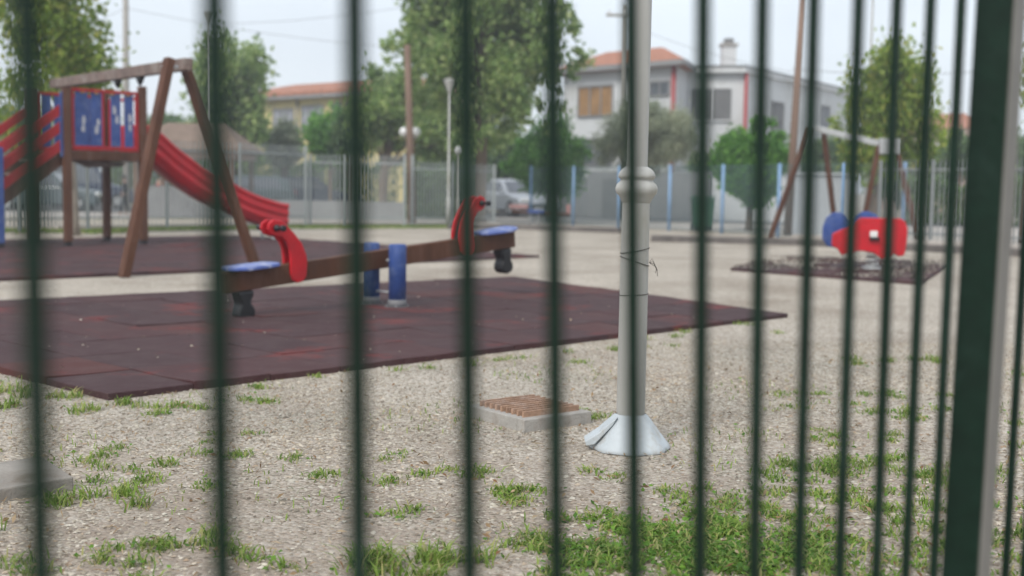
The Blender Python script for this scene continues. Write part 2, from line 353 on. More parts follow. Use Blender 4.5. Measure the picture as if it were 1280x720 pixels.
for z in (.16, 1.96):
    a = P0 - fd * .8; b = onfence(1302, 360) + fd * .85
    MB().beam((a.x, a.y, z), (b.x, b.y, z), .032, .04).build("rail", M['green'], ft, bevel=.003)

# ------------------------------------------------------------------ near lamp post
lp = G(787, 560); base = lp.copy(); sl = at(802, 0, base.y) - Vector((base.x, base.y, 0)); lean = Vector((sl.x / sl.z, 0, 1)).normalized()
lt = thing("lamp_post", base, "pale grey lamp post with ringed collar and flared skirt on the gravel", "lamp post")
def lathe_on(mb, prof, n=32):
    o = len(mb.v); mb.lathe((0, 0, 0), prof, n)
    ax = lean; X = Vector((1, 0, 0)); X = (X - ax * X.dot(ax)).normalized(); Y = ax.cross(X)
    for i in range(o, len(mb.v)):
        v = mb.v[i]; mb.v[i] = tuple(base + X * v[0] + Y * v[1] + ax * v[2])
    return mb
s = MB(); lathe_on(s, [(.0605, .02), (.0600, .6), (.0575, 1.06)]); s.build("lower_pole", M['lamp'], lt)
s = MB(); lathe_on(s, [(.0575, 1.045), (.062, 1.05), (.066, 1.06), (.074, 1.075), (.0845, 1.085), (.0885, 1.10), (.0885, 1.108), (.083, 1.122), (.070, 1.134), (.067, 1.139), (.070, 1.145),
                       (.0765, 1.150), (.078, 1.158), (.075, 1.168), (.066, 1.182), (.055, 1.19), (.044, 1.196)], 40); s.build("collar", M['lamp'], lt)
s = MB(); lathe_on(s, [(.0435, 1.18), (.043, 2.4), (.038, 4.2)]); s.build("upper_pole", M['lamp'], lt)
# skirt: octagonal flared cover with a lifted side flap
s = MB()
NK = 48
def ring(r, z, k): return [(base.x + r * k * (1 + .035 * math.cos(8 * a)) * math.cos(a), base.y + r * k * (1 + .035 * math.cos(8 * a)) * math.sin(a), z) for a in [2 * math.pi * i / NK for i in range(NK)]]
vs = []; rg_ = [(.166, .003), (.168, .012), (.160, .024), (.138, .052), (.112, .088), (.088, .122), (.072, .142), (.063, .150)]
for r_, z_ in rg_: vs += ring(r_, z_, 1)
s._add(vs, [(i * NK + k, i * NK + (k + 1) % NK, (i + 1) * NK + (k + 1) % NK, (i + 1) * NK + k) for i in range(len(rg_) - 1) for k in range(NK)], True)
sk = s.build("skirt", M['lampbase'], lt)
s = MB(); fb = base + Vector((-.135, -.015, 0))
s.prism([(-.055, .012), (-.02, .018), (.055, .10), (.075, .135), (.05, .115), (.0, .07), (-.06, .03)], lambda u, v, t: (fb.x + u, fb.y + t, v + .01), -.055, .055)
s.build("skirt_flap", M['lampbase'], sk, bevel=.003)
s = MB()
for z, tl in ((.845, .012), (.80, -.02), (.66, .004)):
    s = MB(); s.tube([base + lean * z + Vector((.0615 * math.cos(t), .0615 * math.sin(t), tl * math.cos(t))) for t in [2 * math.pi * k / 24 for k in range(25)]], .0016, 5); s.build('tie_wire', M['wire'], lt)
s = MB()
kn = base + lean * .795 + Vector((.06, -.015, 0))
for k in range(4):
    s.tube([kn, kn + Vector((.012 + .006 * k, -.004, .018 - .012 * k)), kn + Vector((.02 + .005 * k, 0, -.012 * k - .004)), kn + Vector((.028 + .008 * (k % 2), 0, -.02 - .012 * k))], .0011, 4)
s.build("wire_knot", M['wire'], lt)
# lantern on top (above the frame)
s = MB(); lathe_on(s, [(.04, 4.15), (.1, 4.2), (.16, 4.5), (.15, 4.62), (.01, 4.66)], 20); s.build("lantern", M['globe'], lt)

# ------------------------------------------------------------------ drain box with rusty grate, concrete slab
nc = G(655, 541); u1 = Vector((.80, .60, 0)); u2 = Vector((-.60, .80, 0)); L1, L2, H = .40, .45, .058
dt = thing("drain_box", nc, "low square concrete box topped by a rusty iron grate, left of the grey lamp post", "drain")
def dl(u, v, z): p = nc + u1 * u + u2 * v; return (p.x, p.y, z)
s = MB(); w = .055
for (ua, ub, va, vb) in ((0, L1, 0, w), (0, L1, L2 - w, L2), (0, w, w, L2 - w), (L1 - w, L1, w, L2 - w)):
    s.prism([(ua, va), (ub, va), (ub, vb), (ua, vb)], lambda u, v, t: dl(u, v, t), -.02, H)
s.build("concrete_frame", M['concrete'], dt, bevel=.004)
s = MB(); s.prism([(w, w), (L1 - w, w), (L1 - w, L2 - w), (w, L2 - w)], lambda u, v, t: dl(u, v, t), -.02, .01); s.build("floor_plate", M['darkconc'], dt)
s = MB(); n = 9
for k in range(n):
    v = w - .02 + (L2 - 2 * w + .04) * (k + .5) / n
    s.prism([(w - .02, v - .006), (L1 - w + .02, v - .006), (L1 - w + .02, v + .006), (w - .02, v + .006)], lambda u, v, t: dl(u, v, t), H - .03, H + .026)
for uu in (w - .02, L1 / 2 - .006, L1 - w + .008):
    s.prism([(uu, w - .03), (uu + .012, w - .03), (uu + .012, L2 - w + .03), (uu, L2 - w + .03)], lambda u, v, t: dl(u, v, t), H - .028, H - .008)
s.build("grate", M['rust'], dt, bevel=.001)
c1 = G(92, 596, .05); c2 = G(52, 570, .05); k = (G(0, 611, .05) - c1).normalized()
s = MB(); pl = [c1, c2, c2 + k * 1.1, c1 + k * 1.1]
s.prism([(p.x, p.y) for p in pl], lambda u, v, t: (u, v, t), -.02, .05)
tag(s.build("concrete_slab", M['slab'], bevel=.006), "flat pale concrete slab lying in weeds at the lower left", "concrete slab")

# ------------------------------------------------------------------ seesaw
cx, cy = -1.15, 10.75; bd = Vector((.70, .714, 0)).normalized(); sd = Vector((-bd.y, bd.x, 0))
zc = .455; tilt = math.atan2(.29, 3.3); ax = (bd * math.cos(tilt) + Vector((0, 0, math.sin(tilt)))); up = sd.cross(-ax); up = up if up.z > 0 else -up
cc = Vector((cx, cy, zc))
st = thing("seesaw", (cx, cy, 0), "brown wooden seesaw with blue posts and curved red handle plates on the near mat", "seesaw")
def ss(a, s_, u): return cc + ax * a + sd * s_ + up * u
MB().beam(ss(-1.68, 0, 0), ss(1.64, 0, 0), .09, .165, up=up).build("beam", M['wood'], st, bevel=.008)
for sg in (-1, 1):
    pc = Vector((cx, cy, 0)) + sd * sg * .185
    s = MB(); s.tube([pc + Vector((0, 0, .05)), pc + Vector((0, 0, .575)), pc + Vector((0, 0, .59))], [.078, .078, .070], 20)
    pb = s.build("support_post", M['blue'], st)
    s = MB(); s.tube([pc + Vector((0, 0, .030)), pc + Vector((0, 0, .10))], .083, 20); s.tube([pc + Vector((0, 0, .028)), pc + Vector((0, 0, .036))], .115, 20)
    for a in range(4): s.tube([pc + Vector((.095 * math.cos(a * 1.57), .095 * math.sin(a * 1.57), .03)), pc + Vector((.095 * math.cos(a * 1.57), .095 * math.sin(a * 1.57), .052))], .011, 6)
    s.build("post_shoe", M['shoe'], pb)
MB().tube([Vector((cx, cy, .44)) - sd * .2, Vector((cx, cy, .44)) + sd * .2], .014, 10).build("axle", M['steel'], st)
MB().tube([Vector((cx, cy, .155)) - sd * .2, Vector((cx, cy, .155)) + sd * .2], .010, 10).build("tie_rod", M['steel'], st)
for a0 in (-1, 1):
    # seat plate
    s = MB(); pts = [(-.24, -.05), (-.20, -.13), (-.08, -.155), (.10, -.155), (.20, -.13), (.25, -.06), (.25, .06), (.20, .13), (.10, .155), (-.08, .155), (-.20, .13), (-.24, .05)]
    s.prism(pts, lambda u, v, t: ss(a0 * (1.40 + u), v, t + .012 * (u > .19)), .084, .112)
    s.build("seat", M['seatblue'], st, bevel=.008)
    # rubber bumper: bent black foot under each end
    s = MB(); pr = [(-.075, 0), (.08, 0), (.075, -.05), (.05, -.09), (.05, -.12), (.075, -.16), (.08, -.20), (.06, -.245), (.0, -.265), (-.06, -.25), (-.085, -.20), (-.07, -.15), (-.05, -.11), (-.06, -.06)]
    s.prism(pr, lambda u, v, t: ss(a0 * (1.50 - u), t, v * .93 - .084), -.065, .065)
    s.build("bumper", M['black'], st, bevel=.018)
    # handle: two curved red plates with a grip bar through the head
    outer = [(.86, .075), (.865, .14), (.90, .24), (.97, .335), (1.02, .385), (1.05, .425), (1.10, .455), (1.16, .465), (1.21, .44), (1.225, .395), (1.20, .35), (1.15, .325),
             (1.10, .315), (1.055, .27), (1.03, .21), (1.025, .14), (1.035, .0), (1.02, -.055), (.98, -.085), (.92, -.08), (.88, -.04)]
    hp = None
    for sg in (-1, 1):
        s = MB(); s.prism(outer, lambda u, v, t: ss(a0 * (u + .02), t, v), sg * .052 - .016, sg * .052 + .016)
        hp = s.build("handle_plate", M['red'], st, bevel=.01)
        s = MB(); s.tube([ss(a0 * 1.17, sg * .07, .395), ss(a0 * 1.17, sg * .09, .395), ss(a0 * 1.17, sg * .095, .395), ss(a0 * 1.17, sg * .15, .395), ss(a0 * 1.17, sg * .155, .395), ss(a0 * 1.17, sg * .185, .395), ss(a0 * 1.17, sg * .19, .395)],
                         [.028, .028, .015, .015, .026, .026, .018], 12)
        s.build("grip", M['black'], hp)
    s = MB(); s.prism([(.90, .08), (.95, .20), (1.03, .32), (1.10, .37), (1.05, .30), (1.0, .2), (.99, .08)], lambda u, v, t: ss(a0 * u, t, v), -.034, .034); s.build("handle_core", M['black'], st)

# ------------------------------------------------------------------ climbing tower with slide
FL = Vector((-7.41, 20.0, 0)); U = Vector((.707, .707, 0)); W = Vector((-.707, .707, 0)); T = 1.36; DK = 1.63
def tw(u, v, z): p = FL + U * u + W * v; return Vector((p.x, p.y, z))
tt = thing("climbing_tower", FL, "wooden climbing tower with blue plank rails, red stair sides and a red slide", "play tower")
for (u, v, h) in ((0, 0, 2.68), (T, 0, 2.76), (T, T, 2.7), (0, T, 2.7)):
    po = MB().beam(tw(u, v, .1), tw(u, v, h), .125, .125, up=U).build("tower_post", M['wood'], tt, bevel=.012)
    s = MB(); s.box(tw(u, v, .08), (.09, .09, .12), Matrix((U, W, Vector((0, 0, 1)))).transposed()); s.box(tw(u, v, .045), (.15, .15, .012)); s.build("post_foot", M['black'], po)
s = MB()
for k in range(9): s.beam(tw(0.08, T * (k + .5) / 9, DK - .02), tw(T - .08, T * (k + .5) / 9, DK - .02), T / 9 - .012, .035)
s.build("deck", M['greywood'], tt)
for a, b in (((0, 0), (T, 0)), ((T, 0), (T, T)), ((T, T), (0, T)), ((0, T), (0, 0))):
    MB().beam(tw(*a, DK - .09), tw(*b, DK - .09), .05, .15).build("deck_beam", M['wood'], tt, bevel=.006)
MB().prism([(.25, -.02), (T - .15, -.02), (T - .25, -.09), (.5, -.12)], lambda u, v, t: tw(u, t, DK - .165 + v), .28, .34).build("underside_brace", M['greywood'], tt)
def rail_panel(a, b, mbn=4, label=None):
    A = Vector(a); B = Vector(b); d = (B - A).normalized(); L = (B - A).length; ins = .085
    A1 = A + d * ins; B1 = B - d * ins; z0 = DK + .01; z1 = DK + 1.0
    f = MB()
    f.beam(A1 + Vector((0, 0, z1)), B1 + Vector((0, 0, z1)), .055, .05); f.beam(A1 + Vector((0, 0, z0 + .03)), B1 + Vector((0, 0, z0 + .03)), .055, .07)
    for e in (A1 + d * .02, B1 - d * .02): f.beam(e + Vector((0, 0, z0 + .066)), e + Vector((0, 0, z1 - .026)), .05, .05, up=d)
    m0 = (A1 + B1) / 2 - d * .04
    f.beam(m0 + Vector((0, 0, z0 + .066)), m0 + Vector((0, 0, z1 - .026)), .03, .045, up=d)
    fo = f.build("guard_rail", M['redp'], tt, bevel=.006)
    Lp = (B1 - A1).length; offs = [.15, .385, .66, .86]; ws = [.215, .215, .18, .16]
    nrm = Vector((d.y, -d.x, 0))
    for i, (o_, wd_) in enumerate(zip(offs, ws)):
        c = A1 + d * (Lp * o_)
        pk = MB(); pk.beam(c + Vector((0, 0, z0 + .067)), c + Vector((0, 0, z1 - .027)), .022, wd_, up=d)
        po = pk.build("plank", M['blue'], fo, bevel=.004)
        pe = MB(); rg = random.Random(int(o_ * 100) + int(A.x * 7)); off = nrm * .0125
        base_ = c + off; zz = rg.uniform(DK + .4, DK + .7)
        pts = [Vector((0, 0, zz))]
        for q0 in range(2):                    # peeled paint: small irregular flakes proud of the plank
            n_ = 8; cz = zz - q0 * .14; cu = rg.uniform(-.03, .03)
            pe.prism([((.018 + rg.uniform(0, .022)) * math.cos(2 * math.pi * k / n_) + cu, (.05 + rg.uniform(0, .05)) * math.sin(2 * math.pi * k / n_)) for k in range(n_)],
                     lambda u, v, t: c + d * u + nrm * t + Vector((0, 0, cz + v)), .0112, .0135)
        pe.build("peeled_patch", M['peel'], po)
    for o_ in (.16, .36, .60, .84):
        cps = MB(); cps.box(A1 + d * (Lp * o_) + Vector((0, 0, z1 - .04)) + nrm * .035, (.07, .02, .035), Matrix((d, nrm, Vector((0, 0, 1)))).transposed())
        cps.build("bracket", M['ochre'], fo)
rail_panel(tw(0, 0, 0), tw(T, 0, 0)); rail_panel(tw(T, T, 0), tw(0, T, 0))
# stairs going down to the left front
SL = 2.15
def sr(a, v, z): p = FL + W * v - U * a; return Vector((p.x, p.y, z))
for v in (.10, T - .10):
    MB().beam(sr(.03, v, DK - .13), sr(SL, v, .06), .05, .20, up=(0, 0, 1)).build("stringer", M['wood'], tt, bevel=.006)
for k in range(6):
    f_ = (k + .5) / 6.3; MB().beam(sr(f_ * SL, .13, DK - f_ * (DK - .1) - .05), sr(f_ * SL, T - .13, DK - f_ * (DK - .1) - .05), .22, .035).build("step", M['greywood'], tt)
for v in (.03, T - .03):
    for dz in (.22, .52, .80):
        MB().beam(sr(.06, v, DK + dz - .13), sr(SL * .98, v, .06 + dz + .03), .03, .15).build("side_board", M['redp'], tt, bevel=.005)
    bp_ = MB().beam(sr(1.13, v - .07 if v < .5 else v + .07, .1), sr(1.13, v - .07 if v < .5 else v + .07, 1.63), .11, .11, up=U).build("stair_post", M['blue'], tt, bevel=.02)
    e = sr(1.13, v - .07 if v < .5 else v + .07, 0); MB().box((e.x, e.y, .07), (.08, .08, .09)).build("post_foot", M['black'], bp_)
    e = sr(SL * .98, v - .05 if v < .5 else v + .05, 0)
    MB().beam((e.x, e.y, .04), (e.x, e.y, .95), .11, .11, up=U).build("stair_post", M['blue'], tt, bevel=.02)
MB().beam(sr(.075, .0, DK - .12), sr(.075, .0, DK + .95), .03, .06, up=U).build("corner_board", M['blue'], tt, bevel=.004)
# slide
prof = [(0, 1.56), (.18, 1.57), (.36, 1.56), (.55, 1.45), (.85, 1.22), (1.15, 1.03), (1.45, .86), (1.8, .72), (2.15, .57), (2.5, .44), (2.85, .35), (3.12, .30), (3.25, .29)]
from mathutils.geometry import interpolate_bezier
def smooth_prof(pf, k=4):
    out = []
    for i in range(len(pf) - 1):
        p0 = pf[max(i - 1, 0)]; p1 = pf[i]; p2 = pf[i + 1]; p3 = pf[min(i + 2, len(pf) - 1)]
        for j in range(k):
            t = j / k; out.append(tuple(.5 * (2 * p1[q] + (p2[q] - p0[q]) * t + (2 * p0[q] - 5 * p1[q] + 4 * p2[q] - p3[q]) * t * t + (3 * p1[q] - p0[q] - 3 * p2[q] + p3[q]) * t ** 3) for q in (0, 1)))
    return out + [pf[-1]]
sp_ = smooth_prof(prof)
_half = [(.14, .0), (.19, .035), (.215, .14), (.235, .30), (.25, .335), (.275, .345), (.305, .325), (.30, .29), (.275, .27), (.27, .225), (.295, .205), (.295, .165), (.262, .145), (.257, .095), (.285, .075), (.285, .035), (.25, .01), (.22, -.05), (.18, -.075)]
sec = [(-a, b) for a, b in _half[::-1]] + [(-.09, .022), (-.045, .0), (0, .022), (.045, .0), (.09, .022)] + _half + [(0, -.085)]
s = MB(); ns = len(sec); vs = []
for (a, z) in sp_:
    for (v, h) in sec: vs.append(tw(T + .05 + a, T / 2 + v, z + .04 + h * (1.5 - .35 * min(1, a / 3.2))))
fs = [(i * ns + k, i * ns + (k + 1) % ns, (i + 1) * ns + (k + 1) % ns, (i + 1) * ns + k) for i in range(len(sp_) - 1) for k in range(ns)]
fs += [tuple(range(ns))[::-1], tuple((len(sp_) - 1) * ns + k for k in range(ns))]
s._add(vs, fs, True); slo = s.build("slide", M['red'], tt)
s = MB(); s.beam(tw(T + 3.0, T / 2 - .2, .22), tw(T + 3.0, T / 2 - .2, 0), .05, .05); s.beam(tw(T + 3.0, T / 2 + .2, .22), tw(T + 3.0, T / 2 + .2, 0), .05, .05); s.build("slide_leg", M['steel'], slo)
for v in (.18, T - .18):
    MB().beam(tw(T + .02, v, DK + .03), tw(T + .02, v, DK + .9), .06, .08, up=U).build("slide_gate", M['redp'], tt, bevel=.006)
MB().beam(tw(T + .02, .13, DK + .93), tw(T + .02, T - .13, DK + .93), .05, .05).build("gate_bar", M['redp'], tt)

# ------------------------------------------------------------------ swing frame beside the tower
f1 = G(155, 347); f2 = G(321, 337)
ap = (f1 + f2) / 2; zt = 2.56
a1 = at(212, 73, f1.y + .55); a2 = at(229, 76, f2.y - .45)
apx = at(222, 84, ap.y); be = at(66, 105, 19.6)
wt = thing("swing_set", (ap.x, ap.y, 0), "weathered wooden swing beam on a leaning A-frame, no swings hanging, in front of the tower", "swing")
bo = MB().beam(at(236, 80, ap.y - .1), be, .11, .145).build("cross_beam", M['greywood'], wt, bevel=.01)
MB().beam(f1, a1, .13, .10, up=bd).build("leg", M['wood'], wt, bevel=.01)
MB().beam(f2, a2, .13, .10, up=bd).build("leg", M['wood'], wt, bevel=.01)
B0 = at(236, 80, ap.y - .1); bdir = (be - B0)
for pxx in (147, 175):
    f_ = (236 - pxx) / 170 ; f_ = min(range(1000), key=lambda i: abs((lambda P: 640 + (CM.inverted() @ (P - O)).x / -(CM.inverted() @ (P - O)).z * F)(B0 + bdir * i / 1000) - pxx)) / 1000
    p = B0 + bdir * f_
    s = MB(); s.box(p + Vector((0, 0, -.085)), (.17, .07, .03), Matrix((bdir.normalized(), Vector((0, 0, 1)).cross(bdir.normalized()), Vector((0, 0, 1)))).transposed())
    s.tube([p + Vector((0, 0, -.09)), p + Vector((0, 0, -.13)), p + Vector((0, 0, -.19))], [.055, .045, .014], 10)
    s.build("swing_hanger", M['black'], bo)
for q_ in (a1, a2):
    MB().tube([q_ + Vector((-.1, .0, -.1)), q_ + Vector((.1, 0, -.1))], .02, 8).build("bolt", M['steel'], wt)

# ------------------------------------------------------------------ spring rider (right)
rc = G(1090, 340); sc_ = F / rc.y
rt = thing("spring_rider", rc, "red and blue two-panel spring rider on the mat at the right", "spring rider")
def rp(px, py, off=0.0): p = at(px, py, rc.y + off); return p
def panel(px_pts, off, th, m_, name):
    s = MB(); pts = [at(x, y, rc.y + off) for x, y in px_pts]
    s.prism([(p.x, p.z) for p in pts], lambda u, v, t: (u, rc.y + off + t, v), 0, th); return s.build(name, m_, rt, bevel=.015)
panel([(1041, 292), (1052, 287), (1063, 284), (1070, 275), (1076, 272), (1126, 273), (1132, 277), (1135, 286), (1134, 302), (1131, 319), (1124, 321), (1116, 317), (1110, 322), (1104, 324), (1098, 320), (1092, 316), (1080, 314),
       (1070, 314), (1062, 317), (1053, 319), (1048, 312), (1040, 307)], -.16, .04, M['red'], "front_panel")
panel([(1028, 298), (1029, 283), (1033, 272), (1041, 266), (1051, 265), (1058, 269), (1063, 276), (1068, 270), (1076, 265), (1085, 264), (1094, 267), (1099, 272), (1104, 276), (1118, 280), (1122, 300), (1118, 314), (1094, 312), (1075, 310),
       (1058, 309), (1045, 310), (1034, 308)], .17, .04, M['blue'], "rear_panel")
c = rp(1090, 300); zz = c.z
MB().box((c.x, rc.y, zz), (.45, .28, .04)).build("seat", M['blue'], rt, bevel=.01)
c = rp(1087, 292); s = MB(); s.box((c.x, rc.y - .19, c.z), (.10, .05, .085)); s.build("grip_block", M['white'], rt, bevel=.01)
s = MB(); s.box((c.x + .02, rc.y - .19, c.z - .065), (.14, .06, .04)); s.build("foot_rest", M['black'], rt, bevel=.008)
s = MB(); z1 = zz - .03; s.tube([Vector((rc.x + .085 * math.cos(t), rc.y + .085 * math.sin(t), .06 + (z1 - .06) * t / (2 * math.pi * 5.5))) for t in [2 * math.pi * 5.5 * k / 110 for k in range(111)]], .014, 6)
s.build("spring", M['steel'], rt)
MB().tube([Vector((rc.x, rc.y, .04)), Vector((rc.x, rc.y, .07))], .14, 16).build("base_plate", M['steel'], rt)

# ------------------------------------------------------------------ far swing
YR = 26.5
fs_ = thing("swing_set", gx(1060, YR), "far swing frame with dark red leaning legs and a pale metal top bar", "swing")
def zpt(px, py, Y): return at(px, py, Y)
apL = zpt(1018, 163, YR + .2); apR = zpt(1110, 182, YR - .2)
for foot, top in ((G(962, 299), apL + Vector((-.1, 0, .05))), (G(1046, 301), apL + Vector((.2, 0, .02))), (G(1074, 304), apR + Vector((-.2, 0, 0))), (G(1151, 307), apR + Vector((.15, 0, 0)))):
    MB().beam(foot, top, .10, .10).build("leg", M['wood'], fs_, bevel=.01)
MB().beam(apL + Vector((-.05, 0, .06)), apR, .10, .13).build("top_bar", M['steel'], fs_, bevel=.01)
MB().box(apR + Vector((0, -.05, -.02)), (.42, .2, .34)).build("bracket", M['steel'], fs_, bevel=.02)
for t in (.35, .7):
    p = apL.lerp(apR, t); MB().tube([p + Vector((0, 0, -.05)), p + Vector((0, 0, -.16))], .02, 8).build("swing_hanger", M['black'], fs_)

# ------------------------------------------------------------------ kerbs, pavement, road
def strip(name, pts, w, h, m_, z=0.0):
    s = MB(); 
    for a, b in zip(pts[:-1], pts[1:]):
        a = Vector((a.x, a.y, z + h / 2)); b = Vector((b.x, b.y, z + h / 2)); s.beam(a, b, w, h)
    return tag(s.build(name, m_, bevel=.01), kind='structure')
road_y = 42
sheet("road", [V2(-120, 44), V2(-9, 44), V2(2, 45), V2(9, 40), V2(80, 40), V2(80, 49), V2(12, 49), V2(4, 54), V2(-120, 72)], .008, M['asphalt'])
sheet("pavement", [V2(-40, 33), V2(-9, 38), V2(-1, 36.2), V2(2, 37.2), V2(7.6, 29.6), V2(24, 22), V2(60, 22), V2(60, 39.8), V2(9, 39.8), V2(2, 44.8), V2(-40, 43.8)], .004, M['pave'])
sheet("sandy_yard", [V2(-60, 26), V2(-10.2, 26), V2(-5.6, 31), V2(-1, 35.5), V2(-9, 37.9), V2(-60, 33)], .006, M['sand'])
kA = [G(560, 286), G(640, 286.5), G(775, 291)]; strip("kerb", kA, .25, .12, M['darkconc'])
kB = [G(815, 301.5), G(1000, 306.5), G(1290, 321)]; strip("kerb", kB, .30, .13, M['darkconc'])
def offs(p, d): return Vector((p.x, p.y + d, 0))
strip("kerb", [offs(p, .45) for p in kB[1:]], .30, .20, M['pave'])
strip("kerb", [V2(-70, 29.0), V2(-10.4, 27.6), V2(-5.55, 31.9), V2(-.4, 34.3)], .18, .10, M['pave'])

# ------------------------------------------------------------------ background fences
def picket_fence(label, pts_px, heights, pitch=.115, m_='fgrey', cat="fence", post=.08, pw=.022, rails=(.14, .92), name="picket_fence", group=None):
    P = pts_px; root = thing(name, P[0], label, cat, group)
    for i, p in enumerate(P):
        s = MB(); s.box((p.x, p.y, heights[i] / 2 + .03), (post, post, heights[i] + .06)); s.build("post", M[m_], root, bevel=.006)
    for i in range(len(P) - 1):
        a, b = P[i], P[i + 1]; d = (b - a); L = d.length; d = d.normalized(); ha, hb = heights[i], heights[i + 1]; h = min(ha, hb)
        s = MB()
        for r_ in rails: s.beam(a + d * post / 2 + Vector((0, 0, r_ * h)), b - d * post / 2 + Vector((0, 0, r_ * h)), .03, .04)
        n_ = int((L - post) / pitch)
        rot = Matrix((d, Vector((-d.y, d.x, 0)), Vector((0, 0, 1)))).transposed()
        for k in range(1, n_ + 1):
            p = a + d * (post / 2 + (L - post) * (k) / (n_ + 1)); s.box((p.x, p.y, .08 + h / 2), (pw, pw * .8, h - .04), rot)
        s.build("picket_panel", M[m_], root)
    return root
lf = [gx(-60, 24.4), gx(25, 25.8), G(110, 288), G(209, 287), G(300, 286), G(382, 284)]
picket_fence("tall grey picket fence behind the climbing tower", lf, [2.05] * 6)
picket_fence("grey picket fence of closely set bars, left of the big plane tree", [G(388, 283.8), G(432, 284), G(505, 284.5)], [1.85, 1.85, 1.9], .11, pw=.032)
picket_fence("lower grey picket fence between grey posts and the plane tree trunk", [G(515, 284), G(566, 283.5), G(617, 282.5)], [1.9, 1.72, 1.70], .10)
bp_px = [(663, 278.5), (716, 282), (773, 285), (836, 288.5), (902, 292), (972, 296.5), (1052, 301), (1128, 305)]
bf = thing("mesh_fence", G(663, 278.5), "wire mesh fence on light blue posts across the middle distance", "fence")
BP = [G(*p) for p in bp_px]
# put the posts on one smooth line
BP = [Vector((p.x, p.y, 0)) for p in BP]
for p in BP: 
    MB().tube([p, p + Vector((0, 0, 1.78 if p is not BP[0] else 1.8))], .043, 10).build("post", M['fblue'], bf)
for a, b in zip(BP[:-1], BP[1:]):
    d = (b - a); L = d.length; d = d.normalized(); s = MB(); c_ = .075; H_ = 1.7; th = .0045
    n_ = int(L / c_)
    for k in range(-int(H_ / c_), n_):
        for sg in (1, -1):
            x0 = k * c_; x1 = x0 + H_; z0, z1 = .05, .05 + H_
            if sg < 0: z0, z1 = z1, z0
            if x0 < 0: z0 += (0 - x0) * (1 if sg > 0 else -1); x0 = 0
            if x1 > L: z1 -= (x1 - L) * (1 if sg > 0 else -1); x1 = L
            if x1 - x0 > .02: s.beam(a + d * x0 + Vector((0, 0, z0)), a + d * x1 + Vector((0, 0, z1)), th, th)
    for z in (.06, 1.74): s.beam(a + Vector((0, 0, z)), b + Vector((0, 0, z)), .012, .012)
    s.build("mesh_panel", M['mesh'], bf)
picket_fence("pale grey picket fence at the right behind the leaning swing leg", [gx(1100, 26.2), gx(1165, 25.3), gx(1240, 24.4), gx(1320, 23.4)], [1.75] * 4, .12, pw=.018, m_='fdark')

# sheet metal enclosure, boundary wall, bin
s = MB(); a = gx(988, 31.5); b = gx(1064, 30.8); n_ = 34
pts = []
for k in range(n_ + 1): pts.append((a.lerp(b, k / n_) + Vector((0, .05 * (k % 2), 0))))
poly = [(p.x, p.y) for p in pts] + [(p.x, p.y + .03) for p in pts[::-1]]
s.prism(poly, lambda u, v, t: (u, v, t), 0, 1.55)
en = tag(s.build("sheet_metal_fence", M['panelw']), "white corrugated sheet metal fence behind the mesh fence", "fence")
MB().beam(a + Vector((0, -.03, 1.58)), b + Vector((0, -.03, 1.58)), .08, .05).build("cap_rail", M['panelw'], en)
bw = thing("boundary_wall", gx(745, 47), "grey rendered boundary wall with a darker door panel behind the mesh fence", "wall")
a = gx(736, 47.5); b = gx(888, 45); MB().beam(a + Vector((0, 0, .9)), b + Vector((0, 0, .9)), .2, 1.8).build("wall_panel", M['greyw'], bw)
a1_ = gx(890, 44.8); b1_ = gx(986, 43.5); MB().beam(a1_ + Vector((0, 0, .8)), b1_ + Vector((0, 0, .8)), .2, 1.6).build("wall_panel", M['whitew'], bw)
a2_ = gx(610, 58); MB().beam(gx(690, 50) + Vector((0, 0, .8)), gx(738, 47.6) + Vector((0, 0, .8)), .2, 1.6).build("wall_panel", M['greyw'], bw)
d0 = gx(753, 47) + Vector((0, -.15, 0)); d1 = gx(773, 46.7) + Vector((0, -.15, 0)); MB().beam(d0 + Vector((0, 0, .75)), d1 + Vector((0, 0, .75)), .1, 1.5).build("door", M['shutter'], bw)
bb = gx(879, 33); bt = thing("wheelie_bin", bb, "green plastic litter bin standing beyond the blue posts", "bin")
s = MB(); s.prism([(-.22, .12), (.22, .12), (.27, .85), (-.27, .85)], lambda u, v, t: (bb.x + u * (1 if v > .5 else 1), bb.y + t, v), -.25, .25); s.build("body", M['bin'], bt, bevel=.02)
s = MB(); s.prism([(-.3, .86), (.3, .86), (.28, .93), (-.24, .96)], lambda u, v, t: (bb.x + u, bb.y + t, v), -.3, .28); s.build("lid", M['bin'], bt, bevel=.02)
for sx in (-1, 1): MB().tube([bb + Vector((sx * .2, .2, .1)), bb + Vector((sx * .26, .2, .1))], .1, 14).build("wheel", M['black'], bt)
MB().box((bb.x, bb.y - .1, .06), (.4, .2, .12)).build("foot", M['black'], bt)
# far blue and red seesaw by the mesh fence
fc = gx(672, 35.4); sw = thing("seesaw", fc, "small far seesaw with a blue seat and red end in front of the silver car", "seesaw")
MB().beam(fc + Vector((-.75, 0, .42)), fc + Vector((.95, .1, .34)), .10, .08).build("beam", M['wood'], sw, bevel=.01)
MB().box(fc + Vector((-.02, -.05, .42)), (.52, .3, .09)).build("seat", M['blue'], sw, bevel=.02)
MB().box(fc + Vector((-.55, 0, .56)), (.55, .22, .12)).build("pink_plate", M['faded'], sw, bevel=.02)
MB().box(fc + Vector((.90, .1, .5)), (.14, .22, .26)).build("red_plate", M['faded'], sw, bevel=.02)
for dx in (-.2, .05): MB().tube([fc + Vector((dx, 0, 0)), fc + Vector((dx, 0, .38))], .03, 8).build("leg", M['steel'], sw)

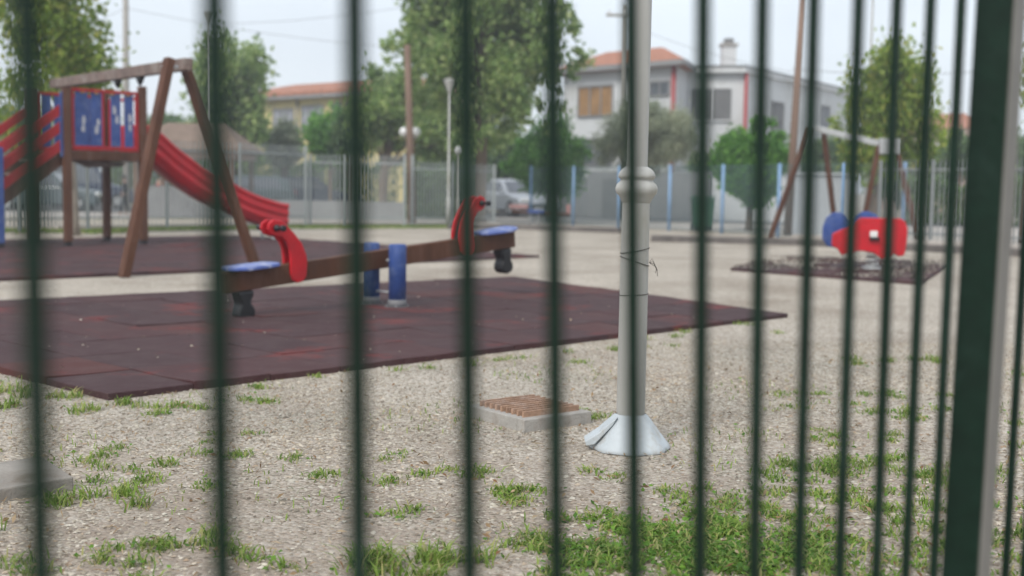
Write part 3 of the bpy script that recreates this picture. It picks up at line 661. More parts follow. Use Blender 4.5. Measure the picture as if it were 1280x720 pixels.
# ------------------------------------------------------------------ vehicles
def car(name, loc, yaw, paint, label, L=4.1, Wd=1.72, H=1.45, van=False):
    root = thing(name, loc, label, "car"); cs, sn = math.cos(yaw), math.sin(yaw)
    def w(x, y, z): return Vector((loc.x + x * cs - y * sn, loc.y + x * sn + y * cs, z))
    hb = .92 if not van else 1.05
    low = [(-L / 2, .35), (-L / 2 + .05, .25), (L / 2 - .1, .22), (L / 2, .4), (L / 2 - .03, .62), (L / 2 - .2, .76), (L * .2, hb), (-L * .42, hb + .03), (-L / 2 + .03, hb - .05)]
    s = MB(); s.prism(low, lambda u, v, t: w(u, t, v), -Wd / 2, Wd / 2); s.build("body", M[paint], root, bevel=.07)
    cab = [(-L * .46, hb - .02), (L * .21, hb - .02), (L * .06, H - .05), (-.05, H), (-L * .33, H - .02), (-L * .43, H - .2)]
    s = MB(); s.prism(cab, lambda u, v, t: w(u, t * (1 - .16 * (v - hb) / (H - hb)), v), -Wd / 2 + .05, Wd / 2 - .05); cb = s.build("cabin", M[paint], root, bevel=.05)
    for sg in (-1, 1):
        wn = [(-L * .38, hb + .04), (L * .15, hb + .04), (L * .05, H - .13), (-L * .31, H - .12)]
        s = MB(); s.prism(wn, lambda u, v, t: w(u, sg * ((Wd / 2 - .05) * (1 - .16 * (v - hb) / (H - hb)) + t), v), -.02, .006); s.build("side_window", M['glass'], root)
        for x in (-L * .31, L * .31):
            s = MB(); s.tube([w(x, sg * (Wd / 2 - .2), .31), w(x, sg * (Wd / 2 + .01), .31)], .31, 20); wh = s.build("wheel", M['black'], root)
            s = MB(); s.tube([w(x, sg * (Wd / 2 - .0), .31), w(x, sg * (Wd / 2 + .02), .31)], .19, 16); s.build("rim", M['steel'], wh)
        s = MB(); s.box(w(L / 2 - .08, sg * (Wd / 2 - .28), .64), (.2, .38, .14), Matrix.Rotation(yaw, 3, 'Z')); s.build("headlight", M['globe'], root, bevel=.03)
        s = MB(); s.box(w(-L / 2 + .06, sg * (Wd / 2 - .18), .80), (.12, .24, .2), Matrix.Rotation(yaw, 3, 'Z')); s.build("tail_light", M['redp'], root, bevel=.03)
        s = MB(); s.box(w(L * .17, sg * (Wd / 2 + .08), hb + .08), (.1, .16, .12), Matrix.Rotation(yaw, 3, 'Z')); s.build("mirror", M[paint], root, bevel=.03)
    def slab(x0, z0, x1, z1, name):
        s = MB(); hw = Wd / 2 - .16; d = Vector((z1 - z0, 0, -(x1 - x0))).normalized(); k_ = .012 if name == 'windscreen' else -.012
        s._add([w(x0 + d.x * k_, -hw, z0 + d.z * k_), w(x0 + d.x * k_, hw, z0 + d.z * k_), w(x1 + d.x * k_, hw * .88, z1 + d.z * k_), w(x1 + d.x * k_, -hw * .88, z1 + d.z * k_)], [(0, 1, 2, 3)])
        sol = s.build(name, M['glass'], root)
        md = sol.modifiers.new("thickness", 'SOLIDIFY'); md.thickness = .012; md.offset = 0
    slab(L * .20, hb + .05, L * .075, H - .1, "windscreen"); slab(-L * .452, hb + .08, -L * .425, H - .22, "rear_window")
    s = MB(); s.box(w(L / 2 + .0, 0, .42), (.06, 1.0, .16), Matrix.Rotation(yaw, 3, 'Z')); s.build("grille", M['black'], root, bevel=.01)
    s = MB(); s.box(w(L / 2 + .01, 0, .33), (.05, .45, .1), Matrix.Rotation(yaw, 3, 'Z')); s.build("number_plate", M['white'], root)
    return root
car("parked_car", gx(643, 47.6), R(-62), 'carsilver', "silver hatchback parked beyond the fence to the right of the plane tree trunk")
car("parked_car", gx(112, 52), R(12), 'cardark', "dark blue car seen between the tower posts", H=1.95, van=True)
car("parked_car", gx(388, 50), R(10), 'cardark', "dark blue car behind the grey fence, under the windows of the yellow house")
car("parked_car", gx(60, 46), R(5), 'carteal', "grey green car behind the fence, seen under the tower stairs", H=1.5)
car("parked_car", gx(300, 40.8 + 5), R(195), 'carteal', "dark grey green car behind the fence below the kiosk roof")

# ------------------------------------------------------------------ two far people behind the tower
def person(loc, H, label, top, face=math.pi * 1.3, stride=.1):
    root = thing("person", loc, label, "person"); cs, sn = math.cos(face), math.sin(face)
    def w(x, y, z): return Vector((loc.x + (x * cs - y * sn) * H, loc.y + (x * sn + y * cs) * H, z * H))
    def skin(name, verts, edges, m_, rootv=0, par=root, sub=1):
        me = bpy.data.meshes.new(name); me.from_pydata([w(*v[:3]) for v in verts], edges, []); me.materials.append(m_)
        o = bpy.data.objects.new(name, me); C.objects.link(o); o.parent = par; o.matrix_parent_inverse = Matrix.Translation(root.location).inverted()
        sm = o.modifiers.new("skin", 'SKIN'); sm.use_smooth_shade = True
        for i, v in enumerate(verts): me.skin_vertices[0].data[i].radius = (v[3] * H, (v[4] if len(v) > 4 else v[3]) * H)
        me.skin_vertices[0].data[rootv].use_root = True
        ss_ = o.modifiers.new("sub", 'SUBSURF'); ss_.levels = sub; ss_.render_levels = sub
        return o
    V_ = [(0, 0, .53, .075, .055), (0, 0, .62, .065, .05), (0, 0, .72, .08, .055), (0, 0, .81, .07, .05), (0, 0, .86, .03), (.012, 0, .93, .055, .055), (.01, 0, .975, .04, .04),
          (stride * .2, .045, .49, .05), (stride * .6, .05, .28, .034), (stride, .05, .045, .022), (stride + .06, .05, .02, .018),
          (-stride * .1, -.045, .49, .05), (-stride * .4, -.05, .28, .034), (-stride, -.05, .045, .022), (-stride + .06, -.05, .02, .018),
          (0, .11, .80, .032), (-.02, .14, .64, .024), (.03, .15, .50, .018), (.05, .15, .45, .02, .01),
          (0, -.11, .80, .032), (-.02, -.14, .64, .024), (.05, -.14, .51, .018), (.07, -.135, .46, .02, .01)]
    E_ = [(0, 1), (1, 2), (2, 3), (3, 4), (4, 5), (5, 6), (0, 7), (7, 8), (8, 9), (9, 10), (0, 11), (11, 12), (12, 13), (13, 14), (3, 15), (15, 16), (16, 17), (17, 18), (3, 19), (19, 20), (20, 21), (21, 22)]
    skin("body", V_, E_, M['skin'], 0, root, 2)
    k = 1.18
    skin("shirt", [(0, 0, .50, .085, .066), (0, 0, .62, .078, .062), (0, 0, .72, .09, .068), (0, 0, .805, .08, .058), (0, .11, .80, .042), (-.02, .14, .64, .032), (.03, .15, .52, .026), (0, -.11, .80, .042), (-.02, -.14, .64, .032), (.05, -.14, .53, .026)],
         [(0, 1), (1, 2), (2, 3), (3, 4), (4, 5), (5, 6), (3, 7), (7, 8), (8, 9)], M[top], 0)
    skin("trousers", [(0, 0, .54, .082, .062), (stride * .2, .045, .47, .055), (stride * .6, .05, .28, .042), (stride, .05, .07, .032), (-stride * .1, -.045, .47, .055), (-stride * .4, -.05, .28, .042), (-stride, -.05, .07, .032)],
         [(0, 1), (1, 2), (2, 3), (0, 4), (4, 5), (5, 6)], M['navy'], 0)
    s = MB(); c = w(.0, 0, .945)
    s.lathe(c, [(r_ * H * 1.0, z_ * H) for r_, z_ in [(.052, -.02), (.06, .0), (.058, .03), (.035, .055), (.0005, .062)]], 14); s.build("hair", M['hair'], root)
    return root
person(gx(155, 40.5), 1.34, "person in dark clothes walking behind the fence, framed by the tower legs", 'navy', R(200), .09)
person(gx(200, 47), 1.38, "person in a red top and dark trousers behind the fence under the slide", 'redcloth', R(250), .05)

# ------------------------------------------------------------------ poles and lamps
def util_pole(px0, py0, px1, Y, r0, r1, m_, label, arms=(), name="utility_pole", top=None):
    b = gx(px1, Y); t = top or at(px0, py0, Y); root = thing(name, b, label, "utility pole")
    MB().tube([b, b.lerp(t, .5), t], [r0, (r0 + r1) / 2, r1], 12).build("pole", M[m_], root)
    for (z, l_) in arms:
        d = (t - b); p = b + d * (z / d.z)
        MB().beam(p + Vector((-l_ / 2, -.08, 0)), p + Vector((l_ / 2, -.08, 0)), .09, .10).build("cross_arm", M[m_], root)
        for sx in (-1, 0, 1): MB().lathe(p + Vector((sx * l_ * .42, -.08, .05)), [(.001, 0), (.03, 0), (.045, .05), (.03, .1), (.045, .13), (.001, .17)], 8).build("insulator", M['globe'], root)
    return root, t
u1_, tA = util_pole(157, -30, 158, 44, .13, .10, 'concpole', "grey concrete pole rising between the left tree and the swing beam", arms=((8.6, 1.4),))
u2_, tB = util_pole(509, 56, 516, 34, .12, .09, 'pole', "brown wooden pole in front of the left part of the plane tree")
u3_, tC = util_pole(783, 6, 779, 45, .12, .09, 'concpole', "grey pole behind the near lamp post, with a cross arm", arms=((7.5, 1.5),))
u4_, tD = util_pole(1005, -25, 986, 30.2, .11, .075, 'pole', "leaning brown wooden pole beside the far swing legs")
def wire(a, b, sag, label, r=.007):
    s = MB(); s.tube([a.lerp(b, t) - Vector((0, 0, sag * 4 * t * (1 - t))) for t in [k / 20 for k in range(21)]], r, 5)
    return tag(s.build("overhead_wire", M['wire']), label, "wire", "overhead wires")
tA2 = at(158, 10, 43.9); wire(tA2, at(510, 60, 46), .2, "thin dark wire from the concrete pole towards the brown pole"[:80])
wire(tA2 + Vector((0, 0, .0)), at(-60, 60, 60), .5, "thin wire leaving the concrete pole to the left")
wire(at(268, 30, 44), at(600, -10, 44), .25, "thin wire crossing the pale sky above the yellow building")
wire(at(783, 30, 45), at(1003, 92, 40), .2, "thin wire running from the grey pole over the white house")
wire(at(990, 86, 30.2), at(1400, 66, 30.2), .3, "thin wire over the tree at the right")
def street_lamp(px, pytop, Y, label, kind, pybase=None):
    b = gx(px, Y); t = at(px, pytop, Y); root = thing("street_lamp", b, label, "street lamp")
    MB().tube([b, Vector((b.x, b.y, .8)), Vector((b.x, b.y, .82)), Vector((b.x, b.y, t.z))], [.065, .06, .04, .032], 10).build("pole", M['lamp'], root)
    z = t.z
    if kind == 'cone':
        MB().lathe((b.x, b.y, z), [(.04, -.05), (.045, 0), (.15, .26), (.155, .29), (.001, .3)], 16).build("lantern", M['lamp'], root)
        MB().lathe((b.x, b.y, z), [(.17, .30), (.17, .33), (.06, .37), (.001, .38)], 16).build("lamp_cap", M['lamp'], root)
    elif kind == 'globe2':
        MB().beam((b.x - .19, b.y, z - .17), (b.x + .19, b.y, z - .17), .03, .03).build("arm", M['lamp'], root)
        for sx in (-.17, .17): MB().lathe((b.x + sx, b.y, z - .02), sphere_prof(.135)).build("globe", M['globe'], root)
    elif kind == 'globe':
        MB().lathe((b.x, b.y, z), sphere_prof(.12)).build("globe", M['globe'], root)
    else:
        MB().tube([(b.x, b.y, z - .02), (b.x + .1, b.y, z + .25), (b.x + .5, b.y, z + .4), (b.x + .9, b.y, z + .4)], .035, 8).build("arm", M['lamp'], root)
        MB().box((b.x + 1.0, b.y, z + .38), (.5, .22, .1)).build("lamp_head", M['lamp'], root, bevel=.03)
    return root
street_lamp(561, 115, 33.2, "slim pale street lamp with a small cone lantern in front of the plane tree", 'cone')
street_lamp(264, 28, 40, "tall street lamp with an upturned cone lantern, mostly hidden behind a railing bar", 'cone')
street_lamp(512, 164, 34.6, "street lamp with two white globes beside the brown wooden pole", 'globe2')
street_lamp(574, 188, 33.5, "street lamp with one white globe left of the plane tree trunk", 'globe')
street_lamp(1082, -8, 34, "tall thin lamp pole in front of the tree at the right", 'arm')

# ------------------------------------------------------------------ buildings
def wall_frame(a, b):                           # facade helper: returns fn(u along, z, out)
    d = (b - a); L = d.length; d = d.normalized(); n_ = Vector((d.y, -d.x, 0)); 
    if n_.y > 0: n_ = -n_
    return lambda u, z, o=0: a + d * u + n_ * o + Vector((0, 0, z)), L
def block(s, corners, z0, z1): s.prism([(p.x, p.y) for p in corners], lambda u, v, t: (u, v, t), z0, z1)
def window(root, fr, u0, u1, z0, z1, pane='glass', frame='white', mull=1, slats=0):
    s = MB(); t = .07
    def bar(ua, ub, za, zb, o0, o1):
        P = [fr(ua, za, o0), fr(ub, za, o0), fr(ub, zb, o0), fr(ua, zb, o0), fr(ua, za, o1), fr(ub, za, o1), fr(ub, zb, o1), fr(ua, zb, o1)]
        s._add(P, [(0, 1, 2, 3), (4, 5, 6, 7), (0, 1, 5, 4), (1, 2, 6, 5), (2, 3, 7, 6), (3, 0, 4, 7)])
    bar(u0, u1, z0 - .06, z0, .0, .10); bar(u0, u1, z1, z1 + .08, .0, .06); bar(u0 - t, u0, z0 - .06, z1 + .08, 0, .06); bar(u1, u1 + t, z0 - .06, z1 + .08, 0, .06)
    for k in range(1, mull + 1):
        x = u0 + (u1 - u0) * k / (mull + 1); bar(x - .03, x + .03, z0, z1, .004, .045)
    wo = s.build("window", M[frame], root)
    s = MB()
    if slats:
        for k in range(slats):
            za = z0 + (z1 - z0) * k / slats; bar(u0, u1, za, za + (z1 - z0) / slats * .86, .004, .03)
    bar(u0, u1, z0, z1, -.12, .002)
    s.build("shutter" if slats else "pane", M[pane], wo)
# yellow building
ya = gx(285, 66); yb = gx(520, 56.5); yr = Vector((.35, 1, 0)).normalized() * 9
fy, Ly = wall_frame(ya, yb); yh = 5.65
yt = thing("yellow_house", ya, "yellow rendered house with orange tiled roof, behind the fence at the left", "house")
s = MB(); block(s, [ya, yb, yb + yr, ya + yr], 0, yh); s.build("wall", M['yellow'], yt)
s = MB(); n1 = fy(0, 0, .5); o1, o2 = fy(-.5, yh, .5), fy(Ly + .5, yh, .5); o3, o4 = yb + yr * 1.06 + Vector((.5, 0, yh)), ya + yr * 1.06 + Vector((-.5, 0, yh))
r1_ = (o1 + o4) / 2 + (o2 - o1).normalized() * 3 + Vector((0, 0, 1.1)); r2_ = (o2 + o3) / 2 - (o2 - o1).normalized() * 3 + Vector((0, 0, 1.1)); 
u_ = Vector((0, 0, .15))
s._add([o1, o2, o3, o4, o1 + u_, o2 + u_, o3 + u_, o4 + u_, r1_, r2_], [(3, 2, 1, 0), (0, 1, 5, 4), (1, 2, 6, 5), (2, 3, 7, 6), (3, 0, 4, 7), (4, 5, 9, 8), (5, 6, 9), (6, 7, 8, 9), (7, 4, 8)])
s.build("roof", M['roof'], yt)
s = MB(); s._add([fy(-.52, yh - .18, .52), fy(Ly + .52, yh - .18, .52), fy(Ly + .52, yh - .02, .52), fy(-.52, yh - .02, .52), fy(-.52, yh - .18, .40), fy(Ly + .52, yh - .18, .40), fy(Ly + .52, yh - .02, .40), fy(-.52, yh - .02, .40)],
               [(0, 1, 2, 3), (4, 5, 6, 7), (0, 1, 5, 4), (3, 2, 6, 7), (0, 3, 7, 4), (1, 2, 6, 5)]); s.build("eave_board", M['greyw'], yt)
def ucoord(a, b, px):                            # distance along facade a-b seen at pixel column px
    d = b - a; r_ = gx(px, 50) ; t = r_.x / 50
    k = (t * a.y - a.x) / (d.x - t * d.y); return k * d.length
for x0, x1, y0, y1, ps in ((343, 367, 138, 166, 'curtain'), (378, 404, 134, 163, 'curtain'), (417, 428, 131, 142, 'glass'), (436, 447, 129, 141, 'glass'), (455, 480, 128, 158, 'curtain')):
    u0, u1_w = ucoord(ya, yb, x0), ucoord(ya, yb, x1); Yw = (ya + (yb - ya).normalized() * u0).y
    window(yt, fy, u0, u1_w, at(x0, y1, Yw).z, at(x0, y0, Yw).z, ps, 'greyw', 2 if x1 - x0 > 20 else 0)
for x0, x1 in ((343, 367), (378, 404), (417, 445)):
    window(yt, fy, ucoord(ya, yb, x0), ucoord(ya, yb, x1), .9, 2.2, 'glass', 'greyw', 1)
p = fy(ucoord(ya, yb, 373), 0, .08); MB().tube([p, p + Vector((0, 0, yh - .2))], .06, 8).build("downpipe", M['greyw'], yt)
# white hip-roofed house
wa = gx(702, 52.3); wb = gx(843, 48); wr = Vector((.30, .95, 0)) * 6.5; wh_ = 6.0
fw, Lw = wall_frame(wa, wb)
wt_ = thing("white_house", wa, "white rendered house with low orange tiled hip roof and ochre shuttered window", "house")
s = MB(); block(s, [wa, wb, wb + wr, wa + wr], 0, wh_); s.build("wall", M['whitew'], wt_)
dW = (wb - wa).normalized(); o1 = wa - dW * .4 - wr.normalized() * .5; o2 = wb + dW * .4 - wr.normalized() * .5; o3 = o2 + wr * 1.13; o4 = o1 + wr * 1.13
o1, o2, o3, o4 = [q + Vector((0, 0, wh_)) for q in (o1, o2, o3, o4)]
r1_ = (o1 + o4) / 2 + dW * 1.9 + Vector((0, 0, 1.2)); r2_ = (o2 + o3) / 2 - dW * 1.9 + Vector((0, 0, 1.2)); u_ = Vector((0, 0, .22))
s = MB(); s._add([o1, o2, o3, o4, o1 + u_, o2 + u_, o3 + u_, o4 + u_, r1_, r2_], [(3, 2, 1, 0), (0, 1, 5, 4), (1, 2, 6, 5), (2, 3, 7, 6), (3, 0, 4, 7), (4, 5, 9, 8), (5, 6, 9), (6, 7, 8, 9), (7, 4, 8)])
s.build("roof", M['roof'], wt_)
s = MB()
for a, b in ((o1, o2), (o2, o3)):
    dn = (b - a).normalized(); on = Vector((dn.y, -dn.x, 0)); s.beam(a + on * .05 + Vector((0, 0, .09)), b + on * .05 + Vector((0, 0, .09)), .08, .2)
s.build("gutter", M['greyw'], wt_)
def win_px(root, a, b, fr, x0, x1, y0, y1, **kw):
    u0, u1 = ucoord(a, b, x0), ucoord(a, b, x1); Yw = (a + (b - a).normalized() * u0).y
    window(root, fr, u0, u1, at(x0, y1, Yw).z, at(x0, y0, Yw).z, **kw)
win_px(wt_, wa, wb, fw, 722, 763, 110, 145, pane='ochre', frame='greyw', mull=2)
win_px(wt_, wa, wb, fw, 811, 833, 104, 119, pane='glass', frame='greyw', mull=1)
win_px(wt_, wa, wb, fw, 722, 763, 175, 205, pane='glass', frame='greyw', mull=1)
p = fw(Lw - .1, 0, .1); MB().tube([p, p + Vector((0, 0, wh_ + .1))], .085, 8).build("downpipe", M['pipe'], wt_)
# flat-roofed wing
ga = gx(846, 50.5); gb = gx(929, 50); gc = gx(1064, 61.5); gd = Vector((ga.x + 6, 66, 0)); gh = 5.95
gt = thing("flat_roofed_house", ga, "white flat-roofed house with grey shutters, red downpipe and square chimney", "house")
s = MB(); block(s, [ga, gb, gc, gd], 0, gh); s.build("wall", M['whitew'], gt)
s = MB(); cen = (ga + gb + gc + gd) / 4; block(s, [q + (q - cen).normalized() * .35 for q in (ga, gb, gc, gd)], gh + .002, gh + .22); s.build("roof", M['whitew'], gt)
s = MB(); block(s, [q + (q - cen).normalized() * .40 for q in (ga, gb, gc, gd)], gh + .222, gh + .30); s.build("roof_edge", M['greyw'], gt)
fg, Lg = wall_frame(ga, gb); win_px(gt, ga, gb, fg, 862, 911, 111, 150, pane='shutter', frame='whitew', mull=1, slats=12)
fh, Lh = wall_frame(gb, gc); 
def fh2(u, z, o=0): d = (gc - gb).normalized(); n_ = Vector((d.y, -d.x, 0)); return gb + d * u + n_ * o + Vector((0, 0, z))
win_px(gt, gb, gc, fh2, 1022, 1032, 133, 160, pane='glass', frame='greyw', mull=1)
win_px(gt, gb, gc, fh2, 960, 975, 128, 160, pane='shutter', frame='greyw', mull=1)
p = Vector((gb.x - .02, gb.y - .1, 0)); MB().tube([p, p + Vector((0, 0, gh))], .085, 8).build("downpipe", M['pipe'], gt)
c = at(910, 84, 55); s = MB(); s.box((c.x, 55, gh + .9), (.62, .62, 1.5)); ch = s.build("chimney", M['whitew'], gt); 
MB().box((c.x, 55, gh + 1.72), (.76, .76, .12)).build("chimney_cap", M['concrete'], ch); MB().box((c.x, 55, gh + 1.9), (.4, .4, .22)).build("chimney_pot", M['shutter'], ch)
# far pinkish house at the right
pa = gx(1150, 74); pb = gx(1235, 70); s = MB()
pt_ = thing("pinkish_house", pa, "distant pinkish house at the right, seen between the last thin bars", "house")
block(s, [pa, pb, pb + Vector((0, 9, 0)), pa + Vector((0, 9, 0))], 0, 5.0); s.build("wall", M['pinkw'], pt_)
fp, Lp_ = wall_frame(pa, pb); window(pt_, fp, 1.2, 2.2, 3.2, 4.3, 'glass', 'white'); window(pt_, fp, 3.0, 4.0, 3.2, 4.3, 'glass', 'white')
s = MB(); mid = Vector((0, 4.5, 6.1)); s._add([pa + Vector((-.3, -.3, 5)), pb + Vector((.3, -.3, 5)), pb + Vector((.3, 9.3, 5)), pa + Vector((-.3, 9.3, 5)), pa + mid, pb + mid], [(0, 1, 5, 4), (3, 2, 5, 4), (0, 3, 4), (1, 2, 5), (0, 1, 2, 3)]); s.build("roof", M['roof'], pt_)
# kiosk with brown roof
kc = gx(245, 41); kt = thing("kiosk", kc, "kiosk with a low brown hipped roof behind the fence, right of the tower", "kiosk")
s = MB(); e = 1.95; z0 = at(245, 191, 41).z; z1 = at(245, 154, 41).z
vs = [kc + Vector((x, y, z0)) for x, y in ((-e, -e), (e, -e), (e, e), (-e, e))]
s._add(vs + [v + Vector((0, 0, .1)) for v in vs] + [kc + Vector((-.95, 0, z1)), kc + Vector((.95, 0, z1))], [(3, 2, 1, 0), (0, 1, 5, 4), (1, 2, 6, 5), (2, 3, 7, 6), (3, 0, 4, 7), (4, 5, 9, 8), (5, 6, 9), (6, 7, 8, 9), (7, 4, 8)])
s.build("roof", M['kroof'], kt)
s = MB(); s.box(kc + Vector((0, 0, .5)), (2.9, 2.9, 1.0)); s.build("lower_wall", M['greyw'], kt)
for sx in (-1, 1):
    for sy in (-1, 1): MB().box(kc + Vector((sx * 1.55, sy * 1.55, z0 / 2)), (.12, .12, z0)).build("corner_post", M['pole'], kt)
MB().box(kc + Vector((0, 0, z0 - .12)), (3.4, 3.4, .2)).build("fascia", M['pinkw'], kt)

# ------------------------------------------------------------------ trees
def np_mesh(name, verts, faces_n, m_, parent=None, k=4):
    nf = len(verts) // k; me = bpy.data.meshes.new(name)
    me.vertices.add(len(verts)); me.vertices.foreach_set('co', verts.astype(np.float32).ravel())
    me.loops.add(nf * k); me.loops.foreach_set('vertex_index', np.arange(nf * k, dtype=np.int32))
    me.polygons.add(nf); me.polygons.foreach_set('loop_start', np.arange(0, nf * k, k, dtype=np.int32)); me.polygons.foreach_set('loop_total', np.full(nf, k, dtype=np.int32))
    me.update(calc_edges=True); me.materials.append(m_)
    o = bpy.data.objects.new(name, me); C.objects.link(o)
    if parent is not None: o.parent = parent; o.matrix_parent_inverse = Matrix.Translation(parent.location).inverted()
    return o
def leaf_quads(c, size, asp=.6, upb=.6):
    n = len(c); nrm = RNG.normal(size=(n, 3)); nrm[:, 2] += upb; nrm /= np.linalg.norm(nrm, axis=1)[:, None]
    t = RNG.normal(size=(n, 3)); t -= nrm * (t * nrm).sum(1)[:, None]; t /= np.linalg.norm(t, axis=1)[:, None]
    b = np.cross(nrm, t); s = (size * RNG.uniform(.6, 1.3, n))[:, None]
    bend = nrm * s * .18
    return np.stack([c - t * s, c - b * s * asp + bend, c + t * s, c + b * s * asp + bend], 1).reshape(-1, 3)
def tree(name, px_base, Y, ells, leaf, nleaf, lsize, label, trunk_r=.14, bark='bark', cat="tree", clump=.17, nclump=None, upright=False, asp=.6, group=None, top_frac=.75, lean_px=0, squash=1.0):
    """ells: list of (px, py, rx_px, ry_px) ellipses that the crown fills at depth Y"""
    b = gx(px_base, Y); root = thing(name, b, label, cat, group); k = Y / F
    E3 = [];
    for (x, y, rx, ry) in ells:
        c_ = at(x, y, Y); E3.append((np.array([c_.x, c_.y, c_.z]), np.array([rx * k, (rx + ry) / 2 * k * squash, ry * k])))
    vol = np.array([np.prod(r_) for _, r_ in E3]); vol /= vol.sum()
    nc_ = nclump or int(30 + nleaf / 260); cl = []; rad = []
    for i in range(nc_):
        j = RNG.choice(len(E3), p=vol); c_, r_ = E3[j]
        d = RNG.normal(size=3); d /= np.linalg.norm(d); q_ = RNG.uniform(.25, 1) ** .5 * RNG.uniform(.85, 1.05)
        cl.append(c_ + d * r_ * q_ * .92); rad.append(min(r_[0], r_[2]) * clump * RNG.uniform(.55, 1.5))
    cl = np.array(cl); rad = np.array(rad); cl[:, 2] = np.maximum(cl[:, 2], .35)
    w_ = rad ** 2; idx = RNG.choice(nc_, nleaf, p=w_ / w_.sum())
    off = RNG.normal(size=(nleaf, 3)) * .72; 
    if upright: off[:, 2] *= 1.7
    pts = cl[idx] + off * rad[idx][:, None]; pts[:, 2] = np.maximum(pts[:, 2], .08)
    np_mesh("crown", leaf_quads(pts, lsize, asp), None, M[leaf], root)
    s = MB(); zc_ = max(E3, key=lambda e: e[0][2])[0]; topz = sum(e[0][2] * v for e, v in zip(E3, vol))
    cxm = sum(e[0][0] * v for e, v in zip(E3, vol))
    top = Vector((b.x + (cxm - b.x) * .7, Y, topz + .5 * (zc_[2] - topz))); mid = b.lerp(top, .5) + Vector((RNG.uniform(-.1, .1), 0, 0)); mid.x = b.x + (mid.x - b.x) * .5
    s.tube([b + Vector((0, 0, -.02)), b + Vector((0, 0, .25)), b.lerp(mid, .6), mid, top], [trunk_r * 1.35, trunk_r * 1.05, trunk_r, trunk_r * .8, trunk_r * .25], 10)
    order = np.argsort(-rad)[:min(26, nc_)]
    for i in order:
        c_ = Vector(cl[i]); t = RNG.uniform(.25, .95); o_ = mid.lerp(top, t) if c_.z > mid.z else b.lerp(mid, .9)
        if c_.z < o_.z: o_ = b.lerp(mid, .75)
        m_ = o_.lerp(c_, .5) + Vector((0, 0, (c_ - o_).length * .08)); s.tube([o_, m_, c_], [trunk_r * .32, trunk_r * .2, trunk_r * .06], 6, caps=False)
    s.build("trunk", M[bark], root)
    return root
# near left tree, seen over the tower
tree("broadleaf_tree", 92, 24.6, [(70, 60, 72, 75), (20, 110, 60, 85), (100, 95, 50, 55), (60, -60, 110, 90), (20, 20, 50, 70)], 'leafA', 12500, .075, "yellow green broadleaf tree with a thin pale trunk behind the tower at the far left", .10, 'palebark', clump=.24, asp=.7)
tree("conifer_tree", 290, 47, [(290, 110, 50, 62), (275, 75, 34, 34), (310, 75, 28, 24), (290, 160, 52, 45)], 'leafB', 10000, .125, "dark green bushy tree standing behind the kiosk roof", .2, upright=True, clump=.2)
tree("plane_tree", 600, 35.5, [(610, 70, 85, 95), (660, 20, 75, 90), (560, 50, 60, 75), (700, 60, 42, 50), (600, -60, 120, 80), (590, 140, 70, 55), (668, 120, 50, 60), (530, 20, 45, 45), (500, 90, 46, 50), (520, 140, 50, 50), (545, 25, 50, 60), (475, 120, 30, 44), (590, 0, 80, 60)], 'leafB', 33000, .10,
     "large plane tree with a thick trunk in the centre, above the fence", .19, 'bark', clump=.15, asp=.75, nclump=300)
tree("broadleaf_tree", 478, 43, [(490, 130, 45, 62), (455, 150, 38, 50), (520, 110, 40, 45), (540, 160, 50, 45), (480, 85, 18, 22)], 'leafB', 11000, .105, "lower loose green tree left of the plane tree, behind the brown pole", .16, clump=.2)
tree("round_tree", 690, 40.5, [(688, 198, 52, 44), (665, 205, 40, 32)], 'leafD', 16000, .085, "bright green round tree above the silver car, right of the plane tree", .12, clump=.2)
tree("olive_tree", 806, 41, [(806, 172, 66, 42), (772, 182, 36, 30), (842, 178, 38, 36), (800, 140, 42, 20)], 'leafO', 26000, .07, "grey green olive tree in front of the white house", .15, clump=.22, asp=.35)
tree("round_tree", 938, 33.5, [(944, 192, 48, 40), (940, 225, 46, 28), (950, 162, 32, 18), (942, 238, 34, 20)], 'leafD', 17000, .075, "bright green round tree in front of the flat-roofed house", .10, clump=.2)
tree("broadleaf_tree", 1092, 31.0, [(1110, 120, 55, 62), (1070, 165, 38, 52), (1145, 165, 38, 52), (1105, 75, 28, 30), (1100, 200, 55, 28)], 'leafA', 10000, .09, "upright yellow green tree behind the far swing frame at the right", .12, clump=.21, upright=True)
tree("broadleaf_tree", 1283, 24, [(1330, 60, 60, 90), (1300, 130, 28, 45), (1340, 150, 50, 50), (1290, 40, 20, 60)], 'leafA', 9000, .07, "tree with a dark trunk at the right edge, beyond the big railing post", .09, clump=.2)
tree("round_tree", 1197, 52, [(1195, 190, 22, 28), (1215, 200, 26, 24)], 'leafC', 5000, .11, "small distant green tree by the pinkish house", .12)
# bushes and trees behind the fences
bushes = [(352, 50, 358, 180, 26, 22, 'leafO', "grey green bush below the windows of the yellow house"), (414, 47, 414, 172, 30, 30, 'leafD', "green bush in front of the right windows of the yellow house"),
          (440, 46, 440, 165, 22, 28, 'leafC', "dark green bush beside the yellow house, behind the third railing bar"),
          (215, 62, 215, 175, 34, 34, 'leafC', "dark distant tree left of the kiosk"), (20, 70, 20, 190, 60, 45, 'leafC', "distant dark tree at the far left behind the stairs"), (120, 75, 120, 195, 60, 40, 'leafC', "distant tree behind the dark blue car"),
          (560, 52, 560, 205, 48, 40, 'leafC', "dark bush behind the slim street lamp"), (628, 55, 620, 200, 40, 42, 'leafC', "dark bush directly behind the plane tree trunk"),
          (880, 47.5, 880, 208, 18, 14, 'leafC', "small dark bush beside the grey wall"), (1010, 56, 1030, 200, 30, 26, 'leafC', "distant bush behind the white sheet metal fence"),
          (1160, 60, 1150, 215, 60, 30, 'leafC', "distant bush behind the picket fence at the right"), (1260, 60, 1265, 205, 50, 40, 'leafC', "distant bush behind the big railing post"), (700, 60, 735, 205, 40, 30, 'leafC', "distant dark bush between the round tree and the olive tree")]
